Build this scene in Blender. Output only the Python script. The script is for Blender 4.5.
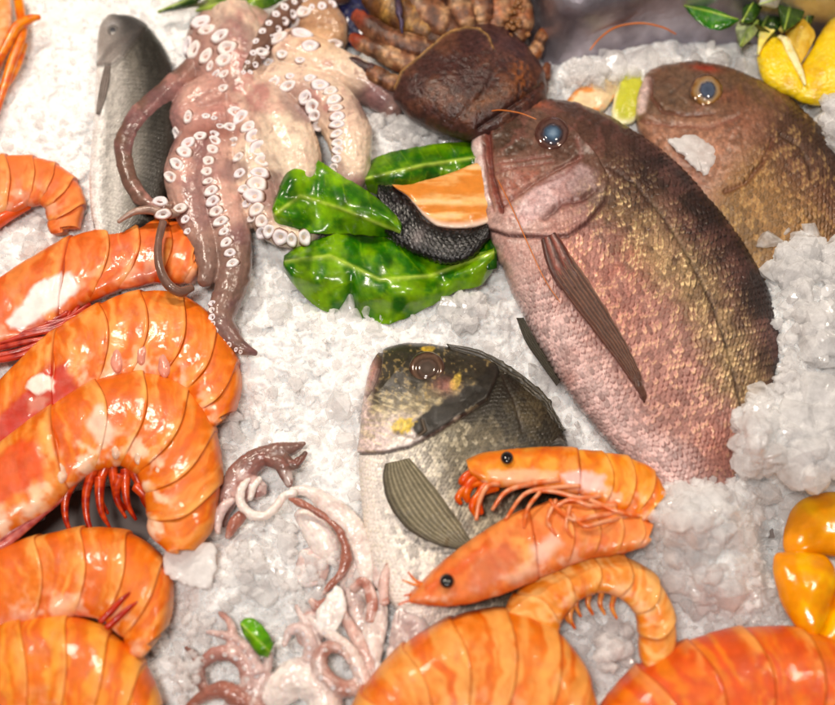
import bpy, bmesh, math, random
import numpy as np
from mathutils import Vector, Matrix
from mathutils.bvhtree import BVHTree

for o in list(bpy.data.objects):
    bpy.data.objects.remove(o)
SC = bpy.context.scene
COL = SC.collection
RNG = np.random.default_rng(7)

# ---------------------------------------------------------------- camera
PW, PH = 835.0, 705.0                 # measured on the photograph in its own pixels
ELEV = math.radians(60)
DIST = 1.20
FOCAL = 62.0
FPX = FOCAL / 36.0 * PW               # focal length in photo pixels
CAMP = np.array([0.0, -math.cos(ELEV), math.sin(ELEV)]) * DIST
FWD = -CAMP / DIST
RIGHT = np.array([1.0, 0.0, 0.0])
UPV = np.cross(RIGHT, FWD)
VW = -FWD                              # direction from the table to the viewer
S = DIST / FPX                         # metres per photo pixel at the middle of the table

cam_d = bpy.data.cameras.new('camera')
cam = bpy.data.objects.new('camera', cam_d)
COL.objects.link(cam)
cam.location = CAMP
cam.rotation_euler = (math.pi / 2 - ELEV, 0, 0)
cam_d.lens = FOCAL
cam_d.sensor_width = 36
cam_d.clip_start = 0.02
cam_d.clip_end = 50
cam_d.dof.use_dof = True
cam_d.dof.focus_distance = 1.175
cam_d.dof.aperture_fstop = 3.3
SC.camera = cam

# ---------------------------------------------------------------- world, lamps, exposure
w = bpy.data.worlds.new('World')
SC.world = w
w.use_nodes = True
bg = w.node_tree.nodes['Background']
bg.inputs[0].default_value = (1.0, 0.90, 0.84, 1)
bg.inputs[1].default_value = 0.12

def area(name, loc, target, size, power, colr):
    d = bpy.data.lights.new(name, 'AREA')
    d.shape = 'RECTANGLE'
    d.size, d.size_y = size
    d.energy = power
    d.color = colr
    o = bpy.data.objects.new(name, d)
    COL.objects.link(o)
    o.location = loc
    o.rotation_euler = (Vector(target) - Vector(loc)).to_track_quat('-Z', 'Y').to_euler()
    return o

area('stall_lamp', (-0.50, 0.62, 1.05), (-0.12, 0.10, 0), (0.15, 0.08), 9.6, (1.0, 0.88, 0.74))
area('stall_lamp', (0.65, 0.65, 1.5), (0.1, 0.0, 0), (0.16, 0.10), 10.0, (1.0, 0.86, 0.70))
area('stall_lamp', (-0.20, -0.75, 1.75), (0.0, -0.06, 0), (0.30, 0.18), 23.0, (1.0, 0.93, 0.86))

SC.view_settings.view_transform = 'Standard'
SC.view_settings.look = 'None'
SC.view_settings.gamma = 1.0
SC.view_settings.exposure = -0.07
SC.view_settings.use_curve_mapping = False
SC.render.engine = 'CYCLES'
SC.cycles.max_bounces = 10
SC.cycles.transmission_bounces = 8
SC.cycles.use_denoising = True
SC.cycles.sample_clamp_indirect = 4.0

# ---------------------------------------------------------------- geometry helpers
def W(px, py, h):
    """point of the place that lies h (in photo pixels, S metres each) above the table along the sight line of a photo pixel"""
    px, py, h = np.broadcast_arrays(np.asarray(px, float), np.asarray(py, float), np.asarray(h, float))
    d = FWD[None] * FPX + RIGHT[None] * (px.ravel() - PW / 2)[:, None] - UPV[None] * (py.ravel() - PH / 2)[:, None]
    t = (h.ravel() * S - CAMP[2]) / d[:, 2]
    return (CAMP[None] + d * t[:, None]).reshape(px.shape + (3,))

def project(P):
    q = P - CAMP
    z = q @ FWD
    return PW / 2 + (q @ RIGHT) / z * FPX, PH / 2 - (q @ UPV) / z * FPX, z

def lscale(P):
    return ((P - CAMP) @ FWD) / FPX       # metres per photo pixel at a point

def _hash(ix, iy, iz, seed):
    n = (ix.astype(np.int64) * 374761393 + iy.astype(np.int64) * 668265263 + iz.astype(np.int64) * 2147483647 + seed * 1274126177) & 0xFFFFFFFF
    n = ((n ^ (n >> 13)) * 1274126177) & 0xFFFFFFFF
    n = ((n ^ (n >> 15)) * 2246822519) & 0xFFFFFFFF
    return ((n ^ (n >> 16)) & 0xFFFFFF) / float(0xFFFFFF)

def vnoise(x, y, z=0.0, seed=0):
    x, y, z = np.broadcast_arrays(np.asarray(x, float), np.asarray(y, float), np.asarray(z, float))
    ix, iy, iz = np.floor(x), np.floor(y), np.floor(z)
    fx, fy, fz = x - ix, y - iy, z - iz
    fx, fy, fz = [f * f * (3 - 2 * f) for f in (fx, fy, fz)]
    ix, iy, iz = ix.astype(np.int64), iy.astype(np.int64), iz.astype(np.int64)
    r = 0
    for a in (0, 1):
        wx = fx if a else 1 - fx
        for b in (0, 1):
            wy = fy if b else 1 - fy
            for c in (0, 1):
                wz = fz if c else 1 - fz
                r = r + wx * wy * wz * _hash(ix + a, iy + b, iz + c, seed)
    return r * 2 - 1

def worley(x, y, seed=0, jit=0.9, tilt=False):
    x, y = np.broadcast_arrays(np.asarray(x, float), np.asarray(y, float))
    ix, iy = np.floor(x).astype(np.int64), np.floor(y).astype(np.int64)
    best = np.full(x.shape, 9.0); bid = np.zeros(x.shape); DX = np.zeros(x.shape); DY = np.zeros(x.shape)
    z = np.zeros_like(ix)
    for a in (-1, 0, 1):
        for b in (-1, 0, 1):
            jx = ix + a + .5 + jit * (_hash(ix + a, iy + b, z, seed) - .5)
            jy = iy + b + .5 + jit * (_hash(ix + a, iy + b, z, seed + 5) - .5)
            d = np.hypot(x - jx, y - jy)
            m = d < best
            best = np.where(m, d, best); bid = np.where(m, _hash(ix + a, iy + b, z, seed + 9), bid)
            DX = np.where(m, x - jx, DX); DY = np.where(m, y - jy, DY)
    if tilt:
        t1, t2 = (bid * 977.3) % 1 - .5, (bid * 3571.7) % 1 - .5
        return best, bid, t1 * DX + t2 * DY
    return best, bid

def fbm(x, y, z=0.0, oct=4, seed=0, gain=0.5):
    a, s, f, n = 1.0, 0.0, 1.0, 0.0
    for i in range(oct):
        s = s + a * vnoise(np.asarray(x) * f, np.asarray(y) * f, np.asarray(z) * f, seed + i * 17)
        n += a
        a *= gain
        f *= 2.03
    return s / n

def hexc(*rgb):
    """sRGB 0..255 to linear"""
    c = np.array(rgb, float) / 255
    return np.where(c <= 0.04045, c / 12.92, ((c + 0.055) / 1.055) ** 2.4)

def mixc(a, b, t):
    t = np.clip(t, 0, 1)[..., None]
    return a * (1 - t) + b * t

def ss(a, b, x):
    t = np.clip((x - a) / (b - a), 0, 1)
    return t * t * (3 - 2 * t)

def spline(pts, n, closed=False):
    """Catmull-Rom through pts (m,k), n samples evenly spaced by parameter chord"""
    p = np.asarray(pts, float)
    m = len(p)
    if closed:
        seg = m
        idx = lambda i: p[i % m]
    else:
        seg = m - 1
        ext = np.vstack([2 * p[0] - p[1], p, 2 * p[-1] - p[-2]])
        idx = lambda i: ext[i + 1]
    L = []
    for k in range(seg):
        L.append(np.linalg.norm((idx(k + 1) - idx(k))[:2]) + 1e-6)
    cum = np.concatenate([[0], np.cumsum(L)])
    q = np.linspace(0, cum[-1], n, endpoint=not closed)
    k = np.clip(np.searchsorted(cum, q, side='right') - 1, 0, seg - 1)
    t = (q - cum[k]) / np.array(L)[k]
    P0 = np.array([idx(i - 1) for i in k]); P1 = np.array([idx(i) for i in k])
    P2 = np.array([idx(i + 1) for i in k]); P3 = np.array([idx(i + 2) for i in k])
    t = t[:, None]
    return 0.5 * (2 * P1 + (P2 - P0) * t + (2 * P0 - 5 * P1 + 4 * P2 - P3) * t ** 2 + (3 * P1 - P0 - 3 * P2 + P3) * t ** 3)

def dpoly(px, py, pts):
    """distance of pixels to a polyline, and the parameter 0..1 along it"""
    pts = np.asarray(pts, float)
    best = np.full(np.shape(px), 1e9); par = np.zeros(np.shape(px)); side = np.zeros(np.shape(px))
    n = len(pts) - 1
    for i in range(n):
        a, b = pts[i], pts[i + 1]
        d = b - a
        L = d @ d + 1e-9
        t = np.clip(((px - a[0]) * d[0] + (py - a[1]) * d[1]) / L, 0, 1)
        dx, dy = px - a[0] - t * d[0], py - a[1] - t * d[1]
        dd = np.hypot(dx, dy)
        m = dd < best
        best = np.where(m, dd, best)
        par = np.where(m, (i + t) / n, par)
        side = np.where(m, np.sign(d[0] * dy - d[1] * dx), side)
    return best, par, side

def pmask(px, py, poly, soft=4.0):
    poly = np.asarray(poly, float)
    ins = np.zeros(px.shape, bool)
    n = len(poly)
    for i in range(n):
        x1, y1 = poly[i]; x2, y2 = poly[(i + 1) % n]
        cr = ((y1 > py) != (y2 > py)) & (px < (x2 - x1) * (py - y1) / (y2 - y1 + 1e-9) + x1)
        ins ^= cr
    d, _, _ = dpoly(px, py, np.vstack([poly, poly[:1]]))
    return ss(-soft, soft, np.where(ins, d, -d))

def blob(px, py, cx, cy, rx, ry=None, rot=0):
    ry = ry or rx
    c, s = math.cos(math.radians(rot)), math.sin(math.radians(rot))
    x, y = px - cx, py - cy
    return np.exp(-(((x * c + y * s) / rx) ** 2 + ((-x * s + y * c) / ry) ** 2))

def make(name, V, F, mat, parent=None, col=None, mask=None, smooth=True, uv=None, F3=None):
    me = bpy.data.meshes.new(name)
    V = np.asarray(V, np.float32).reshape(-1, 3)
    faces = []
    loops = np.zeros(0, np.int32); starts = np.zeros(0, np.int32); tot = np.zeros(0, np.int32)
    if F is not None and len(F):
        F = np.asarray(F, np.int32)
        loops = F.ravel(); tot = np.full(len(F), F.shape[1], np.int32)
    if F3 is not None and len(F3):
        F3 = np.asarray(F3, np.int32)
        loops = np.concatenate([loops, F3.ravel()]); tot = np.concatenate([tot, np.full(len(F3), 3, np.int32)])
    starts = np.concatenate([[0], np.cumsum(tot)[:-1]]).astype(np.int32)
    me.vertices.add(len(V)); me.vertices.foreach_set('co', V.ravel())
    me.loops.add(len(loops)); me.loops.foreach_set('vertex_index', loops.astype(np.int32))
    me.polygons.add(len(tot)); me.polygons.foreach_set('loop_start', starts)
    if smooth:
        me.polygons.foreach_set('use_smooth', np.ones(len(tot), bool))
    me.update(calc_edges=True)
    if smooth is False:
        me.polygons.foreach_set('use_smooth', np.zeros(len(tot), bool))
    if col is not None:
        paint(me, col, mask, {'prawn_shell': 1.1, 'octopus_skin': 1.12, 'citrus_rind': 1.0, 'fish_skin': 1.06}.get(mat.name, 1.15))
    if uv is not None:
        a = me.attributes.new('body_uv', 'FLOAT_VECTOR', 'POINT')
        a.data.foreach_set('vector', np.asarray(uv, np.float32).ravel())
    me.materials.append(mat)
    o = bpy.data.objects.new(name, me)
    COL.objects.link(o)
    if parent is not None:
        o.parent = parent
        o.matrix_parent_inverse = parent.matrix_world.inverted()
    return o

def paint(me, col, mask=None, sat=1.22):
    n = len(me.vertices)
    a = me.attributes.new('Col', 'FLOAT_COLOR', 'POINT')
    col = np.clip(col, 0, 1)
    L_ = (col @ np.array([.3, .6, .1]))[:, None]
    col = np.clip(L_ + (col - L_) * sat, 0, 1) * (.72 + .28 * L_)
    c = np.ones((n, 4), np.float32); c[:, :3] = col
    a.data.foreach_set('color', c.ravel())
    a = me.attributes.new('Mask', 'FLOAT_COLOR', 'POINT')
    c = np.ones((n, 4), np.float32)
    c[:, :3] = np.clip(mask, 0, 1) if mask is not None else (0.4, 0, 0)
    a.data.foreach_set('color', c.ravel())

def tag(o, label=None, cat=None, group=None, kind=None):
    if label: o['label'] = label
    if cat: o['category'] = cat
    if group: o['group'] = group
    if kind: o['kind'] = kind
    return o

def thing(name, px, py, h, label, cat, group=None):
    o = bpy.data.objects.new(name, None)
    COL.objects.link(o)
    o.empty_display_size = 0.01
    o.location = W(px, py, h)
    o.matrix_world = Matrix.Translation(o.location)
    return tag(o, label, cat, group)

def grid_faces(nu, nr, closed=True, off=0):
    i, j = np.meshgrid(np.arange(nu - 1), np.arange(nr if closed else nr - 1), indexing='ij')
    a = i * nr + j
    b = i * nr + (j + 1) % nr
    return (np.stack([a, b, b + nr, a + nr], -1).reshape(-1, 4) + off)

def grid_normals(P, closed=True):
    du = np.gradient(P, axis=0)
    if closed:
        dv = np.roll(P, -1, 1) - np.roll(P, 1, 1)
    else:
        dv = np.gradient(P, axis=1)
    n = np.cross(dv, du)
    n /= np.linalg.norm(n, axis=-1, keepdims=True) + 1e-12
    return n

class Ctx: pass

def strip(name, st, mat, parent, thick, h=25.0, nu=60, nv=24, nb=10, fn=None, tprof=None, power=0.75, bottom=0.8, hfn=None, urange=(0, 1), bow=0.0, scal=0.0):
    """solid loft: st is a list of (ax, ay, bx, by) stations; the cross-section swells towards the viewer and away"""
    st = np.asarray(st, float)
    full = spline(st, 400)
    # resample within urange
    uu = np.linspace(urange[0], urange[1], nu)
    q = np.stack([np.interp(uu * 399, np.arange(400), full[:, k]) for k in range(4)], -1)
    mid = (q[:, :2] + q[:, 2:]) / 2
    arc = np.concatenate([[0], np.cumsum(np.linalg.norm(np.diff(mid, axis=0), axis=1))])
    phi = np.concatenate([np.linspace(0, math.pi, nv), math.pi + np.linspace(0, math.pi, nb + 2)[1:-1]])
    top = np.concatenate([np.ones(nv, bool), np.zeros(nb, bool)])
    v = (1 - np.cos(phi)) / 2
    A, B = q[:, None, :2], q[:, None, 2:]
    if bow or scal:
        u2 = np.clip(uu[:, None] + bow * (4 * v * (1 - v))[None], 0, 1)
        Q = np.stack([np.interp(u2 * 399, np.arange(400), full[:, k]) for k in range(4)], -1)
        A, B = Q[..., :2], Q[..., 2:]
        lu = (uu - urange[0]) / (urange[1] - urange[0])
        B = B + (B - A) / (np.linalg.norm(B - A, axis=-1, keepdims=True) + 1e-6) * (scal * (np.sin(np.clip(lu, 0, 1) * math.pi) ** .6 - .5))[:, None, None]
    XY = A + (B - A) * v[None, :, None]
    wid = np.linalg.norm(q[:, :2] - q[:, 2:], axis=1)
    if tprof is None:
        t = thick * np.ones(nu)
    else:
        t = thick * tprof(uu)
    sn = np.abs(np.sin(phi)) ** power * np.where(phi <= math.pi + 1e-6, 1, -bottom)
    H = h(uu) if callable(h) else np.full(nu, float(h))
    HH = np.repeat(H[:, None], len(phi), 1)
    if hfn is not None:
        HH = HH + hfn(XY[..., 0], XY[..., 1], uu[:, None] + 0 * v[None], v[None] + 0 * uu[:, None])
    P = W(XY[..., 0], XY[..., 1], HH)
    ls = lscale(P)
    P = P + VW * (t[:, None] * sn[None] * ls)[..., None]
    N = grid_normals(P)
    c = Ctx()
    c.x, c.y = XY[..., 0], XY[..., 1]
    c.u = uu[:, None] + 0 * c.x; c.v = v[None] + 0 * c.x
    c.top = top[None] & (c.x > -1e9)
    c.arc = arc[:, None] + 0 * c.x; c.wid = wid[:, None] + 0 * c.x
    c.phi = phi[None] + 0 * c.x
    col, mask, d = (np.array([.5, .5, .5]) + 0 * c.x[..., None], None, 0 * c.x)
    if fn is not None:
        col, mask, d = fn(c)
        P = P + N * (d * ls)[..., None]
    nr = len(phi)
    V = P.reshape(-1, 3)
    F = grid_faces(nu, nr)
    e0, e1 = P[0].mean(0), P[-1].mean(0)
    V = np.vstack([V, e0, e1])
    k = len(V)
    j = np.arange(nr)
    F3 = np.vstack([np.stack([(j + 1) % nr, j, np.full(nr, k - 2)], -1),
                    np.stack([(nu - 1) * nr + j, (nu - 1) * nr + (j + 1) % nr, np.full(nr, k - 1)], -1)])
    C = np.vstack([col.reshape(-1, 3), col[0].mean(0), col[-1].mean(0)])
    if mask is None:
        mask = np.zeros(col.shape) + (0.35, 0, 0.1)
    M = np.vstack([mask.reshape(-1, 3), mask[0].mean(0), mask[-1].mean(0)])
    UV = np.vstack([np.stack([c.arc, c.v * c.wid.max(), 0 * c.v], -1).reshape(-1, 3), [0, 0, 0], [0, 0, 0]])
    return make(name, V, F, mat, parent, C, M, uv=UV, F3=F3)

def tube(name, pts, mat, parent, n=40, nr=12, flat=1.0, fn=None, col=(.5, .5, .5), mask=(.35, 0, .1), ret=False):
    """solid round loft: pts rows are (px, py, height, radius) in photo pixels"""
    q = spline(pts, n)
    C = W(q[:, 0], q[:, 1], q[:, 2])
    ls = lscale(C)
    T = np.gradient(C, axis=0)
    T /= np.linalg.norm(T, axis=1, keepdims=True) + 1e-12
    Sd = np.cross(T, VW)
    nn = np.linalg.norm(Sd, axis=1, keepdims=True)
    Sd = np.where(nn > 1e-4, Sd / (nn + 1e-9), RIGHT)
    N = np.cross(Sd, T)
    ph = np.linspace(0, 2 * math.pi, nr, endpoint=False)
    r = (np.maximum(q[:, 3], 0.15) * ls)[:, None, None]
    P = C[:, None] + r * (np.cos(ph)[None, :, None] * Sd[:, None] + flat * np.sin(ph)[None, :, None] * N[:, None])
    c = Ctx()
    c.u = np.linspace(0, 1, n)[:, None] + 0 * ph[None]
    c.phi = ph[None] + 0 * c.u
    c.x, c.y, _ = project(P)
    c.arc = np.concatenate([[0], np.cumsum(np.linalg.norm(np.diff(q[:, :2], axis=0), axis=1))])[:, None] + 0 * c.u
    c.r = q[:, 3][:, None] + 0 * c.u
    cc = np.zeros(P.shape) + np.asarray(col); mm = np.zeros(P.shape) + np.asarray(mask)
    if fn is not None:
        cc, mm, d = fn(c)
        nrm = P - C[:, None]; nrm /= np.linalg.norm(nrm, axis=-1, keepdims=True) + 1e-12
        P = P + nrm * (d * ls[:, None])[..., None]
    V = P.reshape(-1, 3)
    F = grid_faces(n, nr)[:, ::-1]
    V = np.vstack([V, C[0] - T[0] * r[0, 0] * .5, C[-1] + T[-1] * r[-1, 0] * .5])
    k = len(V); j = np.arange(nr)
    F3 = np.vstack([np.stack([j, (j + 1) % nr, np.full(nr, k - 2)], -1),
                    np.stack([(n - 1) * nr + (j + 1) % nr, (n - 1) * nr + j, np.full(nr, k - 1)], -1)])
    CC = np.vstack([cc.reshape(-1, 3), cc[0].mean(0), cc[-1].mean(0)])
    MM = np.vstack([mm.reshape(-1, 3), mm[0].mean(0), mm[-1].mean(0)])
    if ret:
        return V, F, F3, CC, MM
    return make(name, V, F, mat, parent, CC, MM, F3=F3)

def dome(name, outline, mat, parent, thick, h=25.0, nrad=24, nang=72, fn=None, power=0.5, center=None, bottom=0.6, hfn=None):
    """solid swelling from a star-shaped outline (pixel points)"""
    o = spline(outline, nang, closed=True)
    c0 = np.mean(np.asarray(outline, float), 0) if center is None else np.asarray(center, float)
    rho = np.sin(np.linspace(0, math.pi / 2, nrad))[1:]
    rows = np.concatenate([rho, rho[::-1][1:]])
    sgn = np.concatenate([np.ones(len(rho)), -np.ones(len(rho) - 1)])
    XY = c0 + (o - c0)[None] * rows[:, None, None]
    hh = thick * (1 - rows ** 2).clip(0) ** power * np.where(sgn > 0, 1, bottom) * sgn
    HH = np.full(XY.shape[:2], float(h))
    if hfn is not None:
        HH = HH + hfn(XY[..., 0], XY[..., 1])
    P = W(XY[..., 0], XY[..., 1], HH)
    ls = lscale(P)
    P = P + VW * (hh[:, None] * ls)[..., None]
    N = -grid_normals(P)
    if (N[0].mean(0) @ VW) < 0: N = -N
    c = Ctx()
    c.x, c.y = XY[..., 0], XY[..., 1]
    c.rho = rows[:, None] + 0 * c.x; c.ang = np.linspace(0, 2 * math.pi, nang, endpoint=False)[None] + 0 * c.x
    c.top = (sgn > 0)[:, None] & (c.x > -1e9)
    col = np.zeros(P.shape) + .5; mask = np.zeros(P.shape) + (0.35, 0, .1)
    if fn is not None:
        col, mask, d = fn(c)
        P = P + N * (d * ls)[..., None]
    nrow = len(rows)
    V = P.reshape(-1, 3)
    ctop = W(c0[0], c0[1], HH[0].mean()); l0 = lscale(ctop)
    dn = P[0].mean(0)
    V = np.vstack([V, dn, P[-1].mean(0)])
    F = grid_faces(nrow, nang)
    k = len(V); j = np.arange(nang)
    F3 = np.vstack([np.stack([(j + 1) % nang, j, np.full(nang, k - 2)], -1),
                    np.stack([(nrow - 1) * nang + j, (nrow - 1) * nang + (j + 1) % nang, np.full(nang, k - 1)], -1)])
    # orient outwards
    a, b, cc = V[F3[0][0]], V[F3[0][1]], V[F3[0][2]]
    if np.cross(b - a, cc - a) @ VW < 0:
        F = F[:, ::-1]; F3 = F3[:, ::-1]
    C = np.vstack([col.reshape(-1, 3), col[0].mean(0), col[-1].mean(0)])
    M = np.vstack([mask.reshape(-1, 3), mask[0].mean(0), mask[-1].mean(0)])
    return make(name, V, F, mat, parent, C, M, F3=F3)

def M3(c, r, m, s):
    """mask array: roughness, metallic, subsurface"""
    return np.stack([r + 0 * c.x, m + 0 * c.x, s + 0 * c.x], -1)

def bvh_of(objs):
    V, F, off = [], [], 0
    for o in objs:
        me = o.data
        n = len(me.vertices)
        a = np.empty(n * 3, np.float32); me.vertices.foreach_get('co', a)
        V.append(a.reshape(-1, 3))
        F += [tuple(i + off for i in p.vertices) for p in me.polygons]
        off += n
    return BVHTree.FromPolygons([Vector(v) for v in np.vstack(V)], F)

def hit(bvh, px, py):
    d = FWD * FPX + RIGHT * (px - PW / 2) - UPV * (py - PH / 2)
    d /= np.linalg.norm(d)
    loc, nor, i, dist = bvh.ray_cast(Vector(CAMP), Vector(d))
    if loc is None: return None, None
    if nor.dot(Vector(d)) > 0: nor = -nor
    return np.array(loc), np.array(nor)

# ---------------------------------------------------------------- materials
def nodes(name):
    m = bpy.data.materials.new(name)
    m.use_nodes = True
    nt = m.node_tree
    return m, nt, nt.nodes['Principled BSDF']

def flesh_mat(name, coat=0.35, bump=0.25, bscale=900, bdist=0.0004, ior=1.42, var=0.18, varscale=180, sssr=0.004, coat_r=0.08):
    m, nt, b = nodes(name)
    N, L = nt.nodes, nt.links
    a = N.new('ShaderNodeAttribute'); a.attribute_name = 'Col'
    k = N.new('ShaderNodeAttribute'); k.attribute_name = 'Mask'
    sp = N.new('ShaderNodeSeparateColor'); L.new(k.outputs['Color'], sp.inputs[0])
    tc = N.new('ShaderNodeTexCoord')
    n1 = N.new('ShaderNodeTexNoise'); n1.inputs['Scale'].default_value = varscale; n1.inputs['Detail'].default_value = 5
    L.new(tc.outputs['Object'], n1.inputs['Vector'])
    mr = N.new('ShaderNodeMapRange'); mr.inputs['From Min'].default_value = 0.3; mr.inputs['From Max'].default_value = 0.7
    mr.inputs['To Min'].default_value = 1 - var; mr.inputs['To Max'].default_value = 1 + var
    L.new(n1.outputs['Fac'], mr.inputs['Value'])
    mx = N.new('ShaderNodeVectorMath'); mx.operation = 'SCALE'
    L.new(a.outputs['Color'], mx.inputs[0]); L.new(mr.outputs[0], mx.inputs['Scale'])
    L.new(mx.outputs[0], b.inputs['Base Color'])
    L.new(sp.outputs[0], b.inputs['Roughness'])
    L.new(sp.outputs[1], b.inputs['Metallic'])
    L.new(sp.outputs[2], b.inputs['Subsurface Weight'])
    b.inputs['Subsurface Radius'].default_value = (1.0, 0.45, 0.25)
    b.inputs['Subsurface Scale'].default_value = sssr
    b.inputs['Coat Weight'].default_value = coat
    b.inputs['Coat Roughness'].default_value = coat_r
    b.inputs['IOR'].default_value = ior
    n2 = N.new('ShaderNodeTexNoise'); n2.inputs['Scale'].default_value = bscale; n2.inputs['Detail'].default_value = 4
    L.new(tc.outputs['Object'], n2.inputs['Vector'])
    bp = N.new('ShaderNodeBump'); bp.inputs['Strength'].default_value = bump; bp.inputs['Distance'].default_value = bdist
    L.new(n2.outputs['Fac'], bp.inputs['Height'])
    L.new(bp.outputs[0], b.inputs['Normal'])
    L.new(bp.outputs[0], b.inputs['Coat Normal'])
    return m

MAT_FISH = flesh_mat('fish_skin', coat=0.35, bump=0.5, bscale=1400, bdist=0.0004, var=0.22, varscale=500)
MAT_PRAWN = flesh_mat('prawn_shell', coat=0.22, bump=0.2, bscale=300, bdist=0.0008, var=0.10, varscale=120, sssr=0.006, coat_r=0.07)
MAT_OCTO = flesh_mat('octopus_skin', coat=0.5, bump=0.45, bscale=420, bdist=0.0007, var=0.14, varscale=160, sssr=0.008, coat_r=0.15)
MAT_SHELL = flesh_mat('crab_shell', coat=0.15, bump=0.8, bscale=600, bdist=0.0007, var=0.45, varscale=220)
MAT_LEAF = flesh_mat('leaf_surface', coat=0.3, bump=0.25, bscale=260, bdist=0.0008, var=0.25, varscale=120, coat_r=0.15)
MAT_RIND = flesh_mat('citrus_rind', coat=0.4, bump=0.6, bscale=420, bdist=0.0008, var=0.08, varscale=90, coat_r=0.2)
MAT_EYE = flesh_mat('wet_eye', coat=1.0, bump=0.0, var=0.05, coat_r=0.02)

def ice_mat(name, trans, rough, colr, sss=0.6, bump=0.5, bscale=500, bd=0.001, radius=0.006, coat=1.0):
    m, nt, b = nodes(name)
    N, L = nt.nodes, nt.links
    b.inputs['IOR'].default_value = 1.31
    b.inputs['Transmission Weight'].default_value = trans
    b.inputs['Subsurface Weight'].default_value = sss
    b.inputs['Subsurface Radius'].default_value = (1, 0.9, 0.85)
    b.inputs['Subsurface Scale'].default_value = radius
    tc = N.new('ShaderNodeTexCoord')
    n1 = N.new('ShaderNodeTexNoise'); n1.inputs['Scale'].default_value = 60; n1.inputs['Detail'].default_value = 4
    L.new(tc.outputs['Object'], n1.inputs['Vector'])
    cr = N.new('ShaderNodeValToRGB')
    cr.color_ramp.elements[0].position = 0.3; cr.color_ramp.elements[0].color = (colr[0] * .93, colr[1] * .925, colr[2] * .92, 1)
    cr.color_ramp.elements[1].position = 0.62; cr.color_ramp.elements[1].color = (*colr, 1)
    L.new(n1.outputs['Fac'], cr.inputs[0]); L.new(cr.outputs[0], b.inputs['Base Color'])
    n2 = N.new('ShaderNodeTexNoise'); n2.inputs['Scale'].default_value = bscale; n2.inputs['Detail'].default_value = 5
    n2.inputs['Roughness'].default_value = 0.55
    L.new(tc.outputs['Object'], n2.inputs['Vector'])
    mr = N.new('ShaderNodeMapRange'); mr.inputs['From Min'].default_value = 0.35; mr.inputs['From Max'].default_value = 0.65
    mr.inputs['To Min'].default_value = rough; mr.inputs['To Max'].default_value = rough + 0.2
    L.new(n2.outputs['Fac'], mr.inputs['Value']); L.new(mr.outputs[0], b.inputs['Roughness'])
    bp = N.new('ShaderNodeBump'); bp.inputs['Strength'].default_value = bump; bp.inputs['Distance'].default_value = bd
    L.new(n2.outputs['Fac'], bp.inputs['Height']); L.new(bp.outputs[0], b.inputs['Normal']); L.new(bp.outputs[0], b.inputs['Coat Normal'])
    b.inputs['Coat Weight'].default_value = coat
    b.inputs['Coat Roughness'].default_value = 0.04
    b.inputs['Coat IOR'].default_value = 1.4
    return m

MAT_ICE = ice_mat('crushed_ice', 0.0, 0.15, (0.99, 0.98, 0.972), sss=1.0, bump=0.7, bscale=520, bd=0.0012)
def shard_mat(name, clear, bscale=300, bump=0.35):
    """clear ice: light passes through, a white scattering share, glints from the wet faces"""
    m, nt, b = nodes(name)
    N, L = nt.nodes, nt.links
    out = nt.nodes['Material Output']
    nt.nodes.remove(b)
    df = N.new('ShaderNodeBsdfDiffuse'); df.inputs[0].default_value = (0.99, 0.98, 0.975, 1)
    tl = N.new('ShaderNodeBsdfTranslucent'); tl.inputs[0].default_value = (0.99, 0.98, 0.98, 1)
    md = N.new('ShaderNodeMixShader'); md.inputs[0].default_value = 0.45; L.new(df.outputs[0], md.inputs[1]); L.new(tl.outputs[0], md.inputs[2])
    tc = N.new('ShaderNodeTexCoord')
    n = N.new('ShaderNodeTexNoise'); n.inputs['Scale'].default_value = bscale; n.inputs['Detail'].default_value = 4
    L.new(tc.outputs['Object'], n.inputs['Vector'])
    bp = N.new('ShaderNodeBump'); bp.inputs['Strength'].default_value = bump; bp.inputs['Distance'].default_value = 0.0012
    L.new(n.outputs['Fac'], bp.inputs['Height']); tr = N.new('ShaderNodeBsdfTransparent'); tr.inputs[0].default_value = (0.985, 0.985, 0.99, 1)
    n2 = N.new('ShaderNodeTexNoise'); n2.inputs['Scale'].default_value = 130; n2.inputs['Detail'].default_value = 3
    L.new(tc.outputs['Object'], n2.inputs['Vector'])
    mr = N.new('ShaderNodeMapRange'); mr.inputs['From Min'].default_value = 0.35; mr.inputs['From Max'].default_value = 0.65
    mr.inputs['To Min'].default_value = 1 - clear - .15; mr.inputs['To Max'].default_value = min(1, 1 - clear + .25)
    L.new(n2.outputs['Fac'], mr.inputs['Value'])
    mx = N.new('ShaderNodeMixShader'); L.new(mr.outputs[0], mx.inputs[0]); L.new(tr.outputs[0], mx.inputs[1]); L.new(md.outputs[0], mx.inputs[2])
    gl = N.new('ShaderNodeBsdfGlossy'); gl.inputs['Roughness'].default_value = 0.06; L.new(bp.outputs[0], gl.inputs['Normal'])
    fr = N.new('ShaderNodeFresnel'); fr.inputs['IOR'].default_value = 1.4; L.new(bp.outputs[0], fr.inputs['Normal'])
    ge = N.new('ShaderNodeNewGeometry'); inv = N.new('ShaderNodeMath'); inv.operation = 'SUBTRACT'; inv.inputs[0].default_value = 1; L.new(ge.outputs['Backfacing'], inv.inputs[1])
    fm = N.new('ShaderNodeMath'); fm.operation = 'MULTIPLY'; L.new(fr.outputs[0], fm.inputs[0]); L.new(inv.outputs[0], fm.inputs[1])
    m2 = N.new('ShaderNodeMixShader'); L.new(fm.outputs[0], m2.inputs[0]); L.new(mx.outputs[0], m2.inputs[1]); L.new(gl.outputs[0], m2.inputs[2])
    L.new(m2.outputs[0], out.inputs['Surface'])
    return m
MAT_GRAIN = shard_mat('ice_grain', 0.45)
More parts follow.
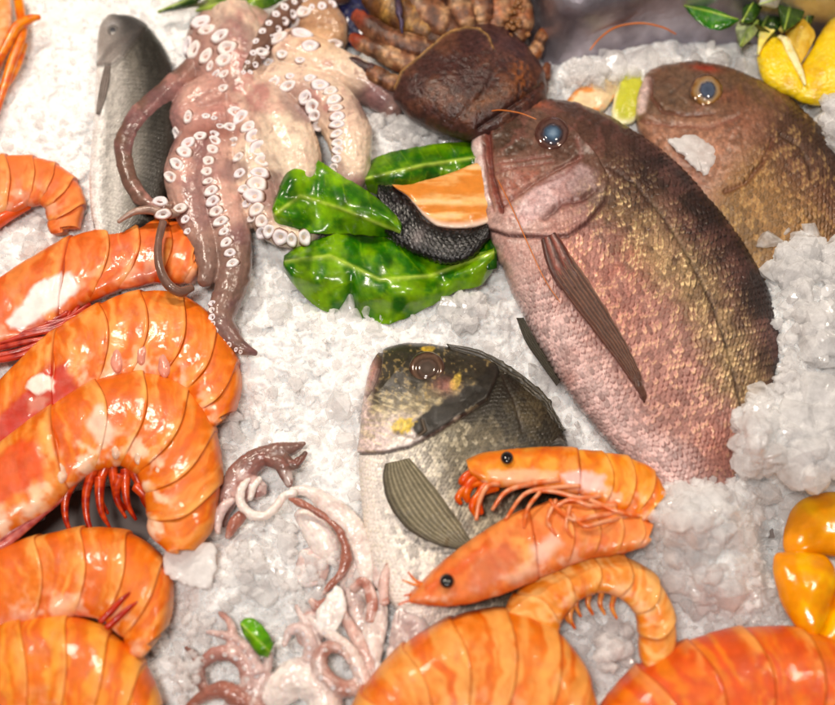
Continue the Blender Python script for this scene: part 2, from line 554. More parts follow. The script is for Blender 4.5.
MAT_CHUNK = shard_mat('ice_chunk', 0.5, 120, 0.35)
MAT_FROST = shard_mat('frosted_ice', 0.12, 220, 0.5)

def steel_mat():
    m, nt, b = nodes('brushed_steel')
    N, L = nt.nodes, nt.links
    b.inputs['Metallic'].default_value = 0.9
    tc = N.new('ShaderNodeTexCoord')
    n = N.new('ShaderNodeTexNoise'); n.inputs['Scale'].default_value = 22; n.inputs['Detail'].default_value = 6
    L.new(tc.outputs['Object'], n.inputs['Vector'])
    cr = N.new('ShaderNodeValToRGB')
    cr.color_ramp.elements[0].position = 0.35; cr.color_ramp.elements[0].color = (0.24, 0.21, 0.25, 1)
    cr.color_ramp.elements[1].position = 0.7; cr.color_ramp.elements[1].color = (0.62, 0.57, 0.64, 1)
    L.new(n.outputs['Fac'], cr.inputs[0]); L.new(cr.outputs[0], b.inputs['Base Color'])
    b.inputs['Roughness'].default_value = 0.42
    v = N.new('ShaderNodeTexVoronoi'); v.inputs['Scale'].default_value = 160
    L.new(tc.outputs['Object'], v.inputs['Vector'])
    bp = N.new('ShaderNodeBump'); bp.inputs['Strength'].default_value = 0.25; bp.inputs['Distance'].default_value = 0.001
    L.new(v.outputs['Distance'], bp.inputs['Height']); L.new(bp.outputs[0], b.inputs['Normal'])
    return m
MAT_STEEL = steel_mat()
# ---------------------------------------------------------------- the setting: counter, steel tray wall, crushed ice
# ice height map in photo pixels: soft mounds (px, py, rx, ry, height)
MOUNDS = [
    (330, 350, 130, 60, 14), (300, 480, 90, 50, 8), (430, 300, 60, 25, 10),
    (800, 250, 45, 50, 52), (815, 330, 60, 60, 66), (800, 430, 60, 55, 62), (765, 440, 30, 40, 40),
    (695, 548, 62, 50, 58), (695, 508, 66, 32, 62), (752, 440, 18, 44, 50), (735, 585, 40, 40, 30),
    (590, 430, 22, 40, 10), (620, 480, 40, 16, 18),
    (660, 62, 110, 26, 14), (590, 75, 45, 25, 16),
    (60, 80, 120, 120, 8), (700, 155, 16, 14, 0),
    (30, 250, 40, 30, 12), (230, 600, 60, 50, 14), (300, 570, 70, 50, 12),
    (745, 225, 18, 22, 20), (835, 130, 22, 36, 46),
    (650, 640, 40, 30, 6), (415, 640, 50, 40, 6),
    (110, 520, 64, 34, -70), (20, 556, 60, 26, -70), (770, 540, 9, 40, -40), (758, 480, 10, 10, -30),
    (240, 560, 60, 40, 14), (215, 600, 30, 26, 12), (610, 645, 26, 22, -20), (152, 175, 22, 40, -50), (545, 60, 26, 60, -16),
    (430, 125, 40, 14, 6),
]
def HB(px, py):
    h = np.zeros(np.shape(px))
    for (x, y, rx, ry, a) in MOUNDS:
        h = h + a * np.exp(-(((px - x) / rx) ** 2 + ((py - y) / ry) ** 2) ** 1.4)
    return h
def HBN(px, py):
    h = HB(px, py)
    wx_, wy_ = px + 4 * vnoise(px / 9, py / 9, 0, 61), py + 4 * vnoise(px / 9, py / 9, 5, 61)
    f1, id1, t1 = worley(wx_ / 17, wy_ / 15, 3, tilt=True); f2, id2, t2 = worley(wx_ / 8, wy_ / 7, 13, tilt=True); f3, id3, t3 = worley(px / 4.4, py / 4.0, 23, tilt=True)
    rough = ss(-.25, .3, fbm(px / 60, py / 60, 2, 2, 71)) * ss(150, 260, px + py * .8) 
    return (h + 8 * fbm(px / 34, py / 34, 0, 3, seed=3) + (2.4 + 4.0 * rough) * (id1 - .5 + 1.6 * t1) + (1.8 + 2.8 * rough) * (id2 - .5 + 1.5 * t2)
            + 1.5 * (id3 - .5 + 1.5 * t3))

gx = np.concatenate([np.linspace(-190, -12, 50)[:-1], np.arange(-12, 848, 1.35), np.linspace(848, 1025, 50)[1:]])
gy = np.concatenate([np.linspace(-130, -10, 30)[:-1], np.arange(-10, 716, 1.35), np.linspace(716, 860, 36)[1:]])
GX, GY = np.meshgrid(gx, gy, indexing='ij')
P = W(GX, GY, HBN(GX, GY))
iced = make('crushed_ice_bed', P, grid_faces(len(gx), len(gy), closed=False)[:, ::-1], MAT_ICE)
tag(iced, kind='structure')

m, nt, b = nodes('tray_plastic')
b.inputs['Base Color'].default_value = (0.17, 0.14, 0.13, 1); b.inputs['Roughness'].default_value = 0.5
x0, x1, y0, y1, z0, z1 = -1.6, 1.6, -1.2, 2.4, -0.08, -0.022
V = [(x, y, z) for x in (x0, x1) for y in (y0, y1) for z in (z0, z1)]
F = [(0, 1, 3, 2), (4, 6, 7, 5), (0, 4, 5, 1), (2, 3, 7, 6), (0, 2, 6, 4), (1, 5, 7, 3)]
tag(make('tray_floor', V, F, m, smooth=False), kind='structure')

# steel tray wall standing behind the ice
foot = spline([(480, -120, 0), (505, -30, 0), (528, 50, 0), (570, 74, 0), (620, 66, 0), (670, 52, 0), (760, 52, 0), (900, 50, 0), (1040, 60, 0)], 80)
base = W(foot[:, 0], foot[:, 1], 4) - np.array([0, 0, 0.055])
T = np.gradient(base, axis=0); T[:, 2] = 0; T /= np.linalg.norm(T, axis=1, keepdims=True)
out = np.stack([-T[:, 1], T[:, 0], 0 * T[:, 0]], -1)
rows = []
for (d, z) in ((0, 0), (0.008, 0.05), (0.016, 0.11), (0.02, 0.135), (0.045, 0.14), (0.045, 0.136), (0.019, 0.131), (0.008, 0.10), (-0.0, 0.0)):
    d2 = d if z < 0.136 or d > 0.03 else d
    r = base + out * d2; r[:, 2] += z
    rows.append(r)
# inner face then rim then outer face (2 mm thick sheet)
ring = np.stack(rows[:5] + [r + out * 0.002 - np.array([0, 0, 0.002]) for r in rows[4::-1]], 1)
wall = make('steel_tray_wall', ring, grid_faces(80, ring.shape[1]), MAT_STEEL)
tag(wall, kind='structure')

# loose ice grains: real little lumps strewn over the bed
def shard_protos(k, npt, seed):
    out = []
    rg = np.random.default_rng(seed)
    for i in range(k):
        bm = bmesh.new()
        p = rg.normal(size=(npt, 3)); p /= np.linalg.norm(p, axis=1, keepdims=True)
        p *= rg.uniform(.75, 1.0, (npt, 1)) * rg.uniform(.45, 1.25, 3)
        vs = [bm.verts.new(q) for q in p]
        r = bmesh.ops.convex_hull(bm, input=vs)
        bmesh.ops.delete(bm, geom=[v for v in bm.verts if not v.link_faces], context='VERTS')
        bmesh.ops.triangulate(bm, faces=bm.faces)
        bmesh.ops.recalc_face_normals(bm, faces=bm.faces)
        bm.verts.index_update()
        v = np.array([q.co[:] for q in bm.verts]); f = np.array([[q.index for q in fc.verts] for fc in bm.faces])
        bm.free()
        out.append((v, f))
    return out
LP2 = shard_protos(18, 11, 3)
def scatter(name, pts, mat, protos, seed=0, smooth=True):
    """pts rows: px, py, height, radius (photo pixels)"""
    rg = np.random.default_rng(seed)
    Vs, Fs, off = [], [], 0
    C = W(pts[:, 0], pts[:, 1], pts[:, 2]); ls = lscale(C)
    which = rg.integers(0, len(protos), len(pts))
    for k, (v, f) in enumerate(protos):
        I = np.where(which == k)[0]
        if not len(I): continue
        q = rg.normal(size=(len(I), 4)); q /= np.linalg.norm(q, axis=1, keepdims=True)
        a, b_, c, d = q.T
        R = np.stack([1 - 2 * (c * c + d * d), 2 * (b_ * c - a * d), 2 * (b_ * d + a * c),
                      2 * (b_ * c + a * d), 1 - 2 * (b_ * b_ + d * d), 2 * (c * d - a * b_),
                      2 * (b_ * d - a * c), 2 * (c * d + a * b_), 1 - 2 * (b_ * b_ + c * c)], -1).reshape(-1, 3, 3)
        P = np.einsum('nij,mj->nmi', R, v) * (pts[I, 3] * ls[I])[:, None, None] + C[I][:, None]
        n, mm = len(I), len(v)
        Vs.append(P.reshape(-1, 3)); Fs.append((f[None] + (np.arange(n) * mm)[:, None, None]).reshape(-1, 3) + off)
        off += n * mm
    return make(name, np.vstack(Vs), None, mat, F3=np.vstack(Fs), smooth=smooth)

rg = np.random.default_rng(11)
n = 24000
gxp = rg.uniform(-120, 955, n); gyp = rg.uniform(-60, 800, n)
rad = np.clip(rg.lognormal(1.15, 0.5, n), 1.5, 9)
pts = np.stack([gxp, gyp, HBN(gxp, gyp) + rad * rg.uniform(-0.5, 0.35, n), rad], -1)
# the steel wall and what lies beyond it stays clear
wx = np.interp(gxp, foot[:, 0], foot[:, 1])
keep = ~((gxp > 505) & (gyp < wx + 12))
gr = scatter('ice_grains', pts[keep], MAT_GRAIN, LP2, 5, smooth=False)
tag(gr, label='small wet grains of crushed ice strewn over the whole ice bed', cat='crushed ice', kind='stuff')

LP3 = shard_protos(16, 26, 8)
regs = [(800, 262, 34, 30, 40), (812, 330, 34, 34, 46), (800, 430, 44, 50, 70), (750, 420, 16, 40, 26), (690, 545, 62, 52, 110), (690, 492, 60, 16, 40), (250, 570, 64, 34, 60), (200, 620, 30, 30, 26),
        (620, 70, 70, 16, 60), (700, 60, 50, 14, 30), (735, 225, 16, 40, 22), (300, 300, 80, 40, 36), (330, 410, 70, 40, 30), (440, 300, 50, 24, 30), (500, 352, 20, 12, 16), (540, 378, 18, 18, 20), (568, 420, 10, 26, 18), (695, 500, 60, 24, 70), (750, 470, 26, 24, 24), (610, 470, 50, 14, 26),
        (40, 240, 50, 24, 20), (835, 120, 14, 26, 12), (720, 600, 50, 20, 26), (415, 640, 30, 40, 16), (400, 135, 50, 12, 16), (225, 430, 16, 40, 14), (230, 500, 20, 30, 10), (600, 640, 30, 20, 14)]
L = []
for (x, y, rx, ry, k) in regs:
    a = rg.normal(size=(k, 2)) * .55
    px_, py_ = x + a[:, 0] * rx, y + a[:, 1] * ry
    r_ = np.clip(rg.lognormal(2.25 if x > 640 and y > 200 else 1.95, .38, k), 4, 19)
    L.append(np.stack([px_, py_, HB(px_, py_) + rg.uniform(-2, 6, k), r_], -1))
for (x, y, rx, ry, k, dh) in ((330, 555, 34, 44, 34, 16), (300, 600, 30, 16, 18, 18), (395, 620, 22, 34, 22, 14), (270, 545, 30, 24, 22, 12), (240, 560, 20, 14, 12, 14), (300, 668, 50, 26, 16, 16), (200, 640, 24, 24, 16, 14), (362, 500, 12, 50, 16, 10), (180, 690, 20, 16, 8, 16),
                              (476, 320, 26, 16, 16, 4), (232, 420, 12, 30, 12, 8), (225, 300, 10, 20, 6, 4)):
    a = rg.normal(size=(k, 2)) * .6
    px_, py_ = x + a[:, 0] * rx, y + a[:, 1] * ry
    L.append(np.stack([px_, py_, HB(px_, py_) + dh + rg.uniform(-4, 5, k), np.clip(rg.lognormal(1.75, .4, k), 3, 12)], -1))
L = np.vstack(L)
lp = scatter('ice_lumps', L, MAT_CHUNK, LP3, 6, smooth=False)
tag(lp, label='wet translucent lumps of ice heaped round the fish and prawns', cat='crushed ice', kind='stuff')
# ---------------------------------------------------------------- fish
def scale_field(c, a, b, seed=0, curve=1.3, warp=1.2):
    """overlapping fish scales: height 0..1 and a random tone per scale"""
    s = c.arc + warp * vnoise(c.x / 14, c.y / 14, 0, seed)
    t = c.v * c.wid.max() + warp * vnoise(c.x / 14, c.y / 14, 9, seed)
    i = np.floor(t / b)
    ft = t / b - i - 0.5
    q = s / a + (i % 2) * 0.5 + curve * ft * ft
    k = np.floor(q); f = q - k
    tone = _hash(i.astype(np.int64), k.astype(np.int64), np.zeros_like(k, np.int64), seed)
    hgt = f ** 0.8 * (1 - ss(0.86, 1.0, f)) * (1 - 1.6 * ft * ft)
    return hgt, tone, f

def fish_eye(root, bvh, px, py, r, rings, label=None, rx=1.0, rot=0, bulge=0.35):
    """domed eye seated on the head; rings = [(radius fraction, colour)]"""
    loc, nor = hit(bvh, px, py)
    x, y, _ = project(loc)
    hh = loc[2] / S
    th = np.linspace(0, 2 * math.pi, 24, endpoint=False)
    ca, sa = math.cos(math.radians(rot)), math.sin(math.radians(rot))
    out = [(px + r * rx * math.cos(t) * ca - r * math.sin(t) * sa, py + r * rx * math.cos(t) * sa + r * math.sin(t) * ca) for t in th]
    rr = [q[0] for q in rings]; cc = np.array([q[1] for q in rings])
    def fn(c):
        rho = c.rho + 0.10 * vnoise(c.x / 5, c.y / 5, 0, 5) * c.rho + .04 * vnoise(c.x / 1.8, c.y / 1.8, 0, 5)
        col = np.stack([np.interp(rho, rr, cc[:, k]) for k in range(3)], -1)
        d = -0.9 * blob(c.rho, 0 * c.rho, 0.62, 0, 0.10, 5) * r / 12
        return col, M3(c, 0.12, 0.15 * ss(.45, .6, rho) * (1 - ss(.85, .95, rho)), 0.0), d
    return dome('eye', out, MAT_EYE, root, r * bulge, h=hh, nrad=20, nang=40, fn=fn, power=0.5, bottom=1.2)

# ---- big snapper
SNA = [(475, 120, 472, 136), (480, 113, 471, 158), (497, 104, 475, 187), (525, 100, 483, 218), (565, 102, 495, 252), (607, 117, 511, 290), (648, 143, 529, 327),
       (686, 175, 551, 366), (722, 216, 576, 404), (752, 262, 606, 440), (771, 305, 640, 472), (779, 345, 674, 500),
       (768, 395, 706, 520), (760, 440, 728, 532), (765, 480, 742, 545)]
def snapper_fn(c):
    x, y = c.x, c.y
    n1 = fbm(x / 30, y / 30, 0, 4, 1); n2 = fbm(x / 9, y / 9, 0, 3, 2); n3 = fbm(x / 3, y / 3, 3, 2, 3)
    nl = fbm(x / 60, y / 60, 5, 3, 6)
    sc, tone, f = scale_field(c, 6.0, 5.2, 4, warp=3.6)
    body = ss(0.20, 0.33, c.u + 0.05 * (c.v - .5) + .01 * n2)
    v = c.v + 0.05 * n1 + .03 * nl
    back = hexc(60, 40, 36); brown = hexc(112, 78, 62); gold = hexc(176, 144, 108); pink = hexc(182, 132, 122); belly = hexc(212, 180, 176)
    col = mixc(np.broadcast_to(back, x.shape + (3,)), brown, ss(0.08, 0.26, v + .05 * n2))
    col = mixc(col, gold, ss(0.20, 0.36, v) * (0.75 + .35 * n2) * ss(.2, .5, c.u))
    col = mixc(col, pink, ss(0.40, 0.54, v + 0.07 * n2))
    col = mixc(col, belly, ss(0.70, 0.94, v + .03 * n2))
    col = mixc(col, hexc(142, 96, 90), 0.6 * ss(-.1, .5, n1) * (1 - ss(.4, .62, v)))
    col = mixc(col, hexc(164, 88, 70), 0.6 * blob(x, y, 615, 268, 34, 36) * (0.6 + n2))
    col = mixc(col, hexc(190, 120, 104), .45 * ss(0, .4, nl) * ss(.5, .7, v))
    amp = body
    col = col * (1 + amp[..., None] * ((tone - .5) * 0.65)[..., None])
    gap = amp * ss(.70, .96, f) * (.25 + .75 * ss(-.3, .3, fbm(x / 12, y / 12, 2, 3, 19)))
    col = mixc(col, hexc(132, 66, 56), gap * ss(.35, .5, v) * (1 - .6 * ss(.85, 1, v)))
    col = mixc(col, hexc(40, 26, 22), gap * (1 - ss(.25, .45, v)))
    spark = ss(.5, .8, tone) * body * (1 - ss(.62, .9, v)) * ss(.3, .7, f) * (1 - ss(.76, .92, f))
    col = mixc(col, hexc(242, 212, 164), spark * (.40 + .6 * blob(v, 0 * v, .34, 0, .13, 5)) * ss(.06, .3, v))  # glints of the scales painted in as pale gold flecks
    lum = spark * ss(.06, .3, v)
    # head
    hc = mixc(np.broadcast_to(hexc(112, 78, 64), x.shape + (3,)), hexc(168, 122, 106), ss(150, 182, y - .08 * (x - 500) + 5 * n2))
    hc = mixc(hc, hexc(204, 168, 160), ss(196, 226, y + 6 * n1))
    hc = mixc(hc, hexc(92, 68, 54), .92 * pmask(x, y, [(489, 112), (512, 103), (536, 101), (541, 118), (534, 142), (520, 158), (504, 161), (494, 152), (490, 132)], 3))
    hc = mixc(hc, hexc(92, 62, 52), .8 * pmask(x, y, [(536, 99), (575, 100), (612, 116), (620, 140), (592, 152), (575, 130), (556, 112)], 9))
    hc = mixc(hc, hexc(150, 112, 96), .7 * blob(x, y, 532, 128, 8, 24, 10))
    hc = mixc(hc, hexc(216, 182, 182), .95 * pmask(x, y, [(510, 222), (522, 200), (545, 184), (574, 170), (590, 178), (590, 194), (572, 202), (552, 208), (536, 222), (520, 232)], 4))
    hc = mixc(hc, hexc(220, 190, 188), .9 * pmask(x, y, [(584, 196), (600, 190), (604, 206), (590, 226), (572, 240), (566, 228)], 5))
    hc = mixc(hc, hexc(120, 72, 70), .7 * pmask(x, y, [(548, 214), (566, 200), (586, 196), (580, 208), (562, 218)], 4))
    lipd = dpoly(x, y, [(479, 118), (475, 140), (477, 175), (484, 205)])[0]
    hc = mixc(hc, hexc(228, 206, 202), .95 * (1 - ss(4, 7, lipd)))
    hc = mixc(hc, hexc(136, 70, 58), .9 * (1 - ss(1, 5, dpoly(x, y, [(487, 114), (487, 140), (490, 180), (499, 214)])[0])))
    hc = mixc(hc, hexc(156, 84, 66), .55 * pmask(x, y, [(492, 190), (520, 178), (540, 176), (520, 192), (505, 212), (497, 212)], 4))
    hc = mixc(hc, hexc(196, 110, 80), .85 * blob(x, y, 536, 110, 14, 4, 14))
    hc = mixc(hc, hexc(150, 96, 88), 0.4 * ss(0, .4, n2))
    hc = hc * (1 + .30 * n3[..., None] + .22 * n2[..., None])
    col = mixc(hc, col, body)
    col = col * (1 - .22 * (1 - ss(.25, .6, v)))[..., None]
    d = amp * (sc - .45) * 1.5 + 1.1 * n1 + .5 * n2 + .35 * n3 * body
    gd, gp, gs = dpoly(x, y, [(572, 140), (590, 162), (602, 184), (598, 206), (580, 228), (562, 240), (540, 241), (505, 238), (490, 232)])
    d += 3.0 * np.where(gs > 0, np.exp(-gd / 8), 0) - 2.8 * np.exp(-(gd / 2.0) ** 2) * ss(.1, .3, gp)
    col = mixc(col, hexc(96, 48, 44), 0.8 * np.exp(-(gd / 2.0) ** 2) * ss(.25, .5, gp))
    for pts, wdt, dep, cc_ in (([(500, 210), (520, 196), (540, 182), (562, 170), (575, 162)], 2.0, 2.4, hexc(130, 76, 68)),
                          ([(488, 112), (487, 140), (491, 180), (500, 215)], 2.0, 3.0, hexc(100, 50, 44)),
                          ([(482, 150), (486, 190), (492, 214)], 1.6, 1.6, hexc(150, 100, 96)),
                          ([(540, 222), (556, 208), (575, 205), (588, 196)], 3.0, 4.0, hexc(96, 52, 52)),
                          ([(572, 146), (576, 162), (560, 180), (535, 190)], 2.6, 1.4, hexc(150, 100, 92)),
                          ([(495, 170), (520, 166), (545, 162)], 1.4, 1.0, hexc(150, 92, 84)), ([(495, 178), (520, 172), (548, 168)], 1.4, 1.0, hexc(150, 92, 84))):
        dd, _, _ = dpoly(x, y, pts)
        d -= dep * np.exp(-(dd / wdt) ** 2)
        col = mixc(col, cc_, 0.6 * np.exp(-(dd / wdt) ** 2))
    d += 2.0 * blob(x, y, 505, 170, 16, 26, 15) + 3.0 * blob(x, y, 552, 133, 24) + 1.8 * blob(x, y, 545, 198, 34, 14, -25) + (1 - body) * 1.2 * n2
    d -= 3.0 * blob(x, y, 552, 133, 14)
    ld, lp, _ = dpoly(x, y, [(600, 172), (628, 190), (655, 222), (680, 262), (700, 302), (716, 345), (728, 390), (738, 440)])
    col = mixc(col, hexc(64, 44, 36), 0.8 * np.exp(-(ld / 1.8) ** 2) * body * (.6 + .6 * tone)); d -= 1.3 * np.exp(-(ld / 2.2) ** 2) * body
    gb = blob(v, 0 * v, .34, 0, .10, 5) * body * ss(.3, .45, c.u)
    col = mixc(col, hexc(224, 190, 140), .32 * gb * ss(-.3, .3, n2 + n1))  # gold band of the flank, its bright sheen put into the colour
    met = 0.25 * body * (1 - ss(.6, .9, v)) + 0.4 * lum + .12 * gb
    rough = 0.32 + 0.25 * (1 - tone) * body + .10 * n3
    return col, M3(c, rough, met, 0.06), d
sn = thing('snapper', 640, 300, 10, 'large pink and gold snapper with a blue eye, its whole side showing', 'fish', 'snappers on the ice')
tpS = lambda u: np.interp(u, [0, .04, .12, .3, .6, .85, 1], [.22, .42, .72, 1.0, .95, .6, .25])
snb = strip('body', SNA, MAT_FISH, sn, 58, h=lambda u: 28 - 46 * ss(.70, .98, u), nu=560, nv=300, nb=40, fn=snapper_fn, tprof=tpS, power=.62)
bv_sn = bvh_of([snb])
fish_eye(sn, bv_sn, 552, 134, 17.5, [(0, hexc(150, 170, 190)), (.25, hexc(96, 118, 142)), (.42, hexc(60, 76, 96)), (.52, hexc(84, 76, 84)), (.60, hexc(60, 44, 46)), (.72, hexc(110, 84, 78)), (.86, hexc(84, 50, 42)), (1, hexc(100, 64, 54))], bulge=.42)

def fin(name, root, bvh, st, base_col, ray_col, edge_col, nr=14, lift=6, thick=2.0, amp=1.2, hh=None, mat=None, droop=0.0, rag=0.0):
    """thin ribbed fin lying on the fish; stations run from base to tip, A side to B side"""
    st = np.asarray(st, float)
    if hh is None:
        hs = []
        for s_ in st:
            m = (s_[:2] + s_[2:]) / 2
            loc, _ = hit(bvh, *m)
            hs.append(loc[2] / S if loc is not None else (hs[-1] if hs else 30))
        hs = np.array(hs)
    else:
        hs = np.full(len(st), float(hh))
    us = np.linspace(0, 1, len(st))
    def fn(c):
        k = np.abs(np.sin(c.v * math.pi * nr))
        n = fbm(c.x / 6, c.y / 6, 0, 3, 8)
        col = mixc(np.broadcast_to(base_col, c.x.shape + (3,)), ray_col, k ** 2 * .9)
        col = mixc(col, edge_col, ss(.75, 1, c.v) * .8 + ss(.8, 1, c.u) * .4)
        col = col * (1 + .25 * n[..., None])
        return col, M3(c, .35, 0.05, .05), amp * (k ** 2 - .5) + rag * n * c.u
    return strip(name, st, mat or MAT_FISH, root, thick, h=lambda u: np.interp(u, us, hs) + lift * (1 - droop * u), nu=70, nv=nr * 8, nb=12, fn=fn,
                 tprof=lambda u: 1.2 - .7 * u, power=.4)
fin('pectoral_fin', sn, bv_sn, [(556, 238, 543, 250), (572, 256, 553, 276), (590, 282, 572, 304), (609, 312, 594, 332), (627, 344, 617, 362), (640, 374, 634, 386), (646, 398, 644, 403)],
    hexc(72, 46, 38), hexc(132, 92, 74), hexc(110, 66, 54), nr=7, lift=4, amp=1.6, thick=2.5, rag=3.5)
fin('fin_root', sn, bv_sn, [(556, 232, 540, 240), (566, 246, 545, 262), (574, 262, 553, 280), (582, 280, 568, 296)], hexc(150, 82, 70), hexc(60, 36, 32), hexc(70, 40, 34), nr=3, lift=5, amp=1.5, thick=4, rag=2)
fin('pelvic_fin', sn, bv_sn, [(524, 318, 516, 318), (534, 336, 525, 342), (548, 358, 540, 364), (562, 380, 556, 386)], hexc(86, 80, 66), hexc(58, 52, 44), hexc(60, 54, 48), nr=5, hh=22, lift=2)
fin('dorsal_fin', sn, bv_sn, [(690, 165, 684, 172), (735, 212, 728, 222), (768, 270, 760, 278), (783, 320, 774, 325), (786, 345, 776, 350)], hexc(110, 76, 60), hexc(70, 48, 40), hexc(60, 40, 34), nr=3, hh=26, lift=2, thick=3, rag=3)

# ---- second snapper, upper right
SN2 = [(645, 74, 635, 100), (652, 69, 636, 122), (672, 64, 648, 152), (705, 64, 668, 190), (745, 76, 690, 224), (785, 98, 716, 256), (822, 134, 750, 284),
       (850, 175, 790, 305), (872, 220, 830, 325), (890, 265, 870, 340)]
def snapper2_fn(c):
    x, y = c.x, c.y
    n1 = fbm(x / 26, y / 26, 5, 4, 21); n2 = fbm(x / 8, y / 8, 5, 3, 22); n3 = fbm(x / 3, y / 3, 5, 2, 23)
    sc, tone, f = scale_field(c, 5.6, 5.4, 24, warp=2.5)
    body = ss(0.30, 0.42, c.u + .12 * (c.v - .5) + .01 * n2)
    v = c.v + .05 * n1
    col = mixc(np.broadcast_to(hexc(88, 60, 46), x.shape + (3,)), hexc(124, 84, 62), ss(.1, .4, v))
    col = mixc(col, hexc(160, 120, 74), ss(.3, .6, v) * .9)
    col = mixc(col, hexc(128, 96, 56), ss(.6, .85, v) * .8)
    col = col * (1 + body[..., None] * ((tone - .5) * .6)[..., None])
    col = mixc(col, hexc(70, 46, 34), body * ss(.8, .98, f) * .55)
    col = mixc(col, hexc(216, 178, 120), (tone > .7) * body * ss(.3, .7, f) * .4)
    hc = mixc(np.broadcast_to(hexc(118, 88, 66), x.shape + (3,)), hexc(176, 128, 104), ss(110, 136, y + 8 * n1))
    hc = mixc(hc, hexc(150, 84, 60), ss(.0, .5, n1) * .5)
    hc = mixc(hc, hexc(150, 98, 76), blob(x, y, 745, 130, 34, 26) * .7)
    hc = mixc(hc, hexc(170, 56, 40), blob(x, y, 700, 73, 14, 4.5, 8) * .85)
    hc = mixc(hc, hexc(110, 84, 66), blob(x, y, 668, 92, 22, 18) * .8)
    hc = mixc(hc, hexc(224, 196, 190), 0.9 * (1 - ss(2, 7, dpoly(x, y, [(645, 84), (640, 98), (638, 112)])[0])))
    hc = mixc(hc, hexc(96, 66, 50), .5 * ss(.0, .5, n2 + .4 * n1)); hc = hc * (1 + .42 * n3[..., None] + .25 * n2[..., None])
    col = mixc(hc, col, body)
    d = body * (sc - .45) * 1.3 + (1 - body) * (.8 * n2 + .4 * n3) + .9 * n1 + .6 * n2
    for pts, wdt, dep, cc_ in (([(648, 82), (648, 100), (658, 116), (680, 121), (705, 120)], 1.8, 2.4, hexc(110, 60, 46)),
                               ([(640, 124), (665, 130), (700, 134), (728, 124)], 2, 1.2, hexc(150, 96, 80)),
                               ([(770, 140), (790, 152), (798, 170), (800, 182)], 2.2, 2.0, hexc(80, 54, 38)),
                               ([(716, 196), (735, 188), (752, 168), (762, 146)], 2.5, 2.2, hexc(120, 70, 50))):
        dd, _, _ = dpoly(x, y, pts)
        d -= dep * np.exp(-(dd / wdt) ** 2); col = mixc(col, cc_, .7 * np.exp(-(dd / wdt) ** 2))
    d += 2 * blob(x, y, 706, 91, 22) - 2.5 * blob(x, y, 706, 91, 13)
    return col, M3(c, .38 + .2 * tone * body, .18 * body + .04, .08), d
s2 = thing('snapper', 740, 180, 10, 'brown snapper at the upper right with gold ringed eye and ice on its gill', 'fish', 'snappers on the ice')
s2b = strip('body', SN2, MAT_FISH, s2, 46, h=16, nu=360, nv=220, nb=30, fn=snapper2_fn, tprof=tpS, power=.62)
bv_s2 = bvh_of([s2b])
fish_eye(s2, bv_s2, 706, 91, 17, [(0, hexc(70, 80, 100)), (.35, hexc(88, 98, 118)), (.46, hexc(60, 60, 74)), (.54, hexc(170, 150, 130)), (.72, hexc(172, 140, 100)), (.84, hexc(150, 104, 58)), (.93, hexc(90, 64, 46)), (1, hexc(110, 80, 60))], bulge=.5)

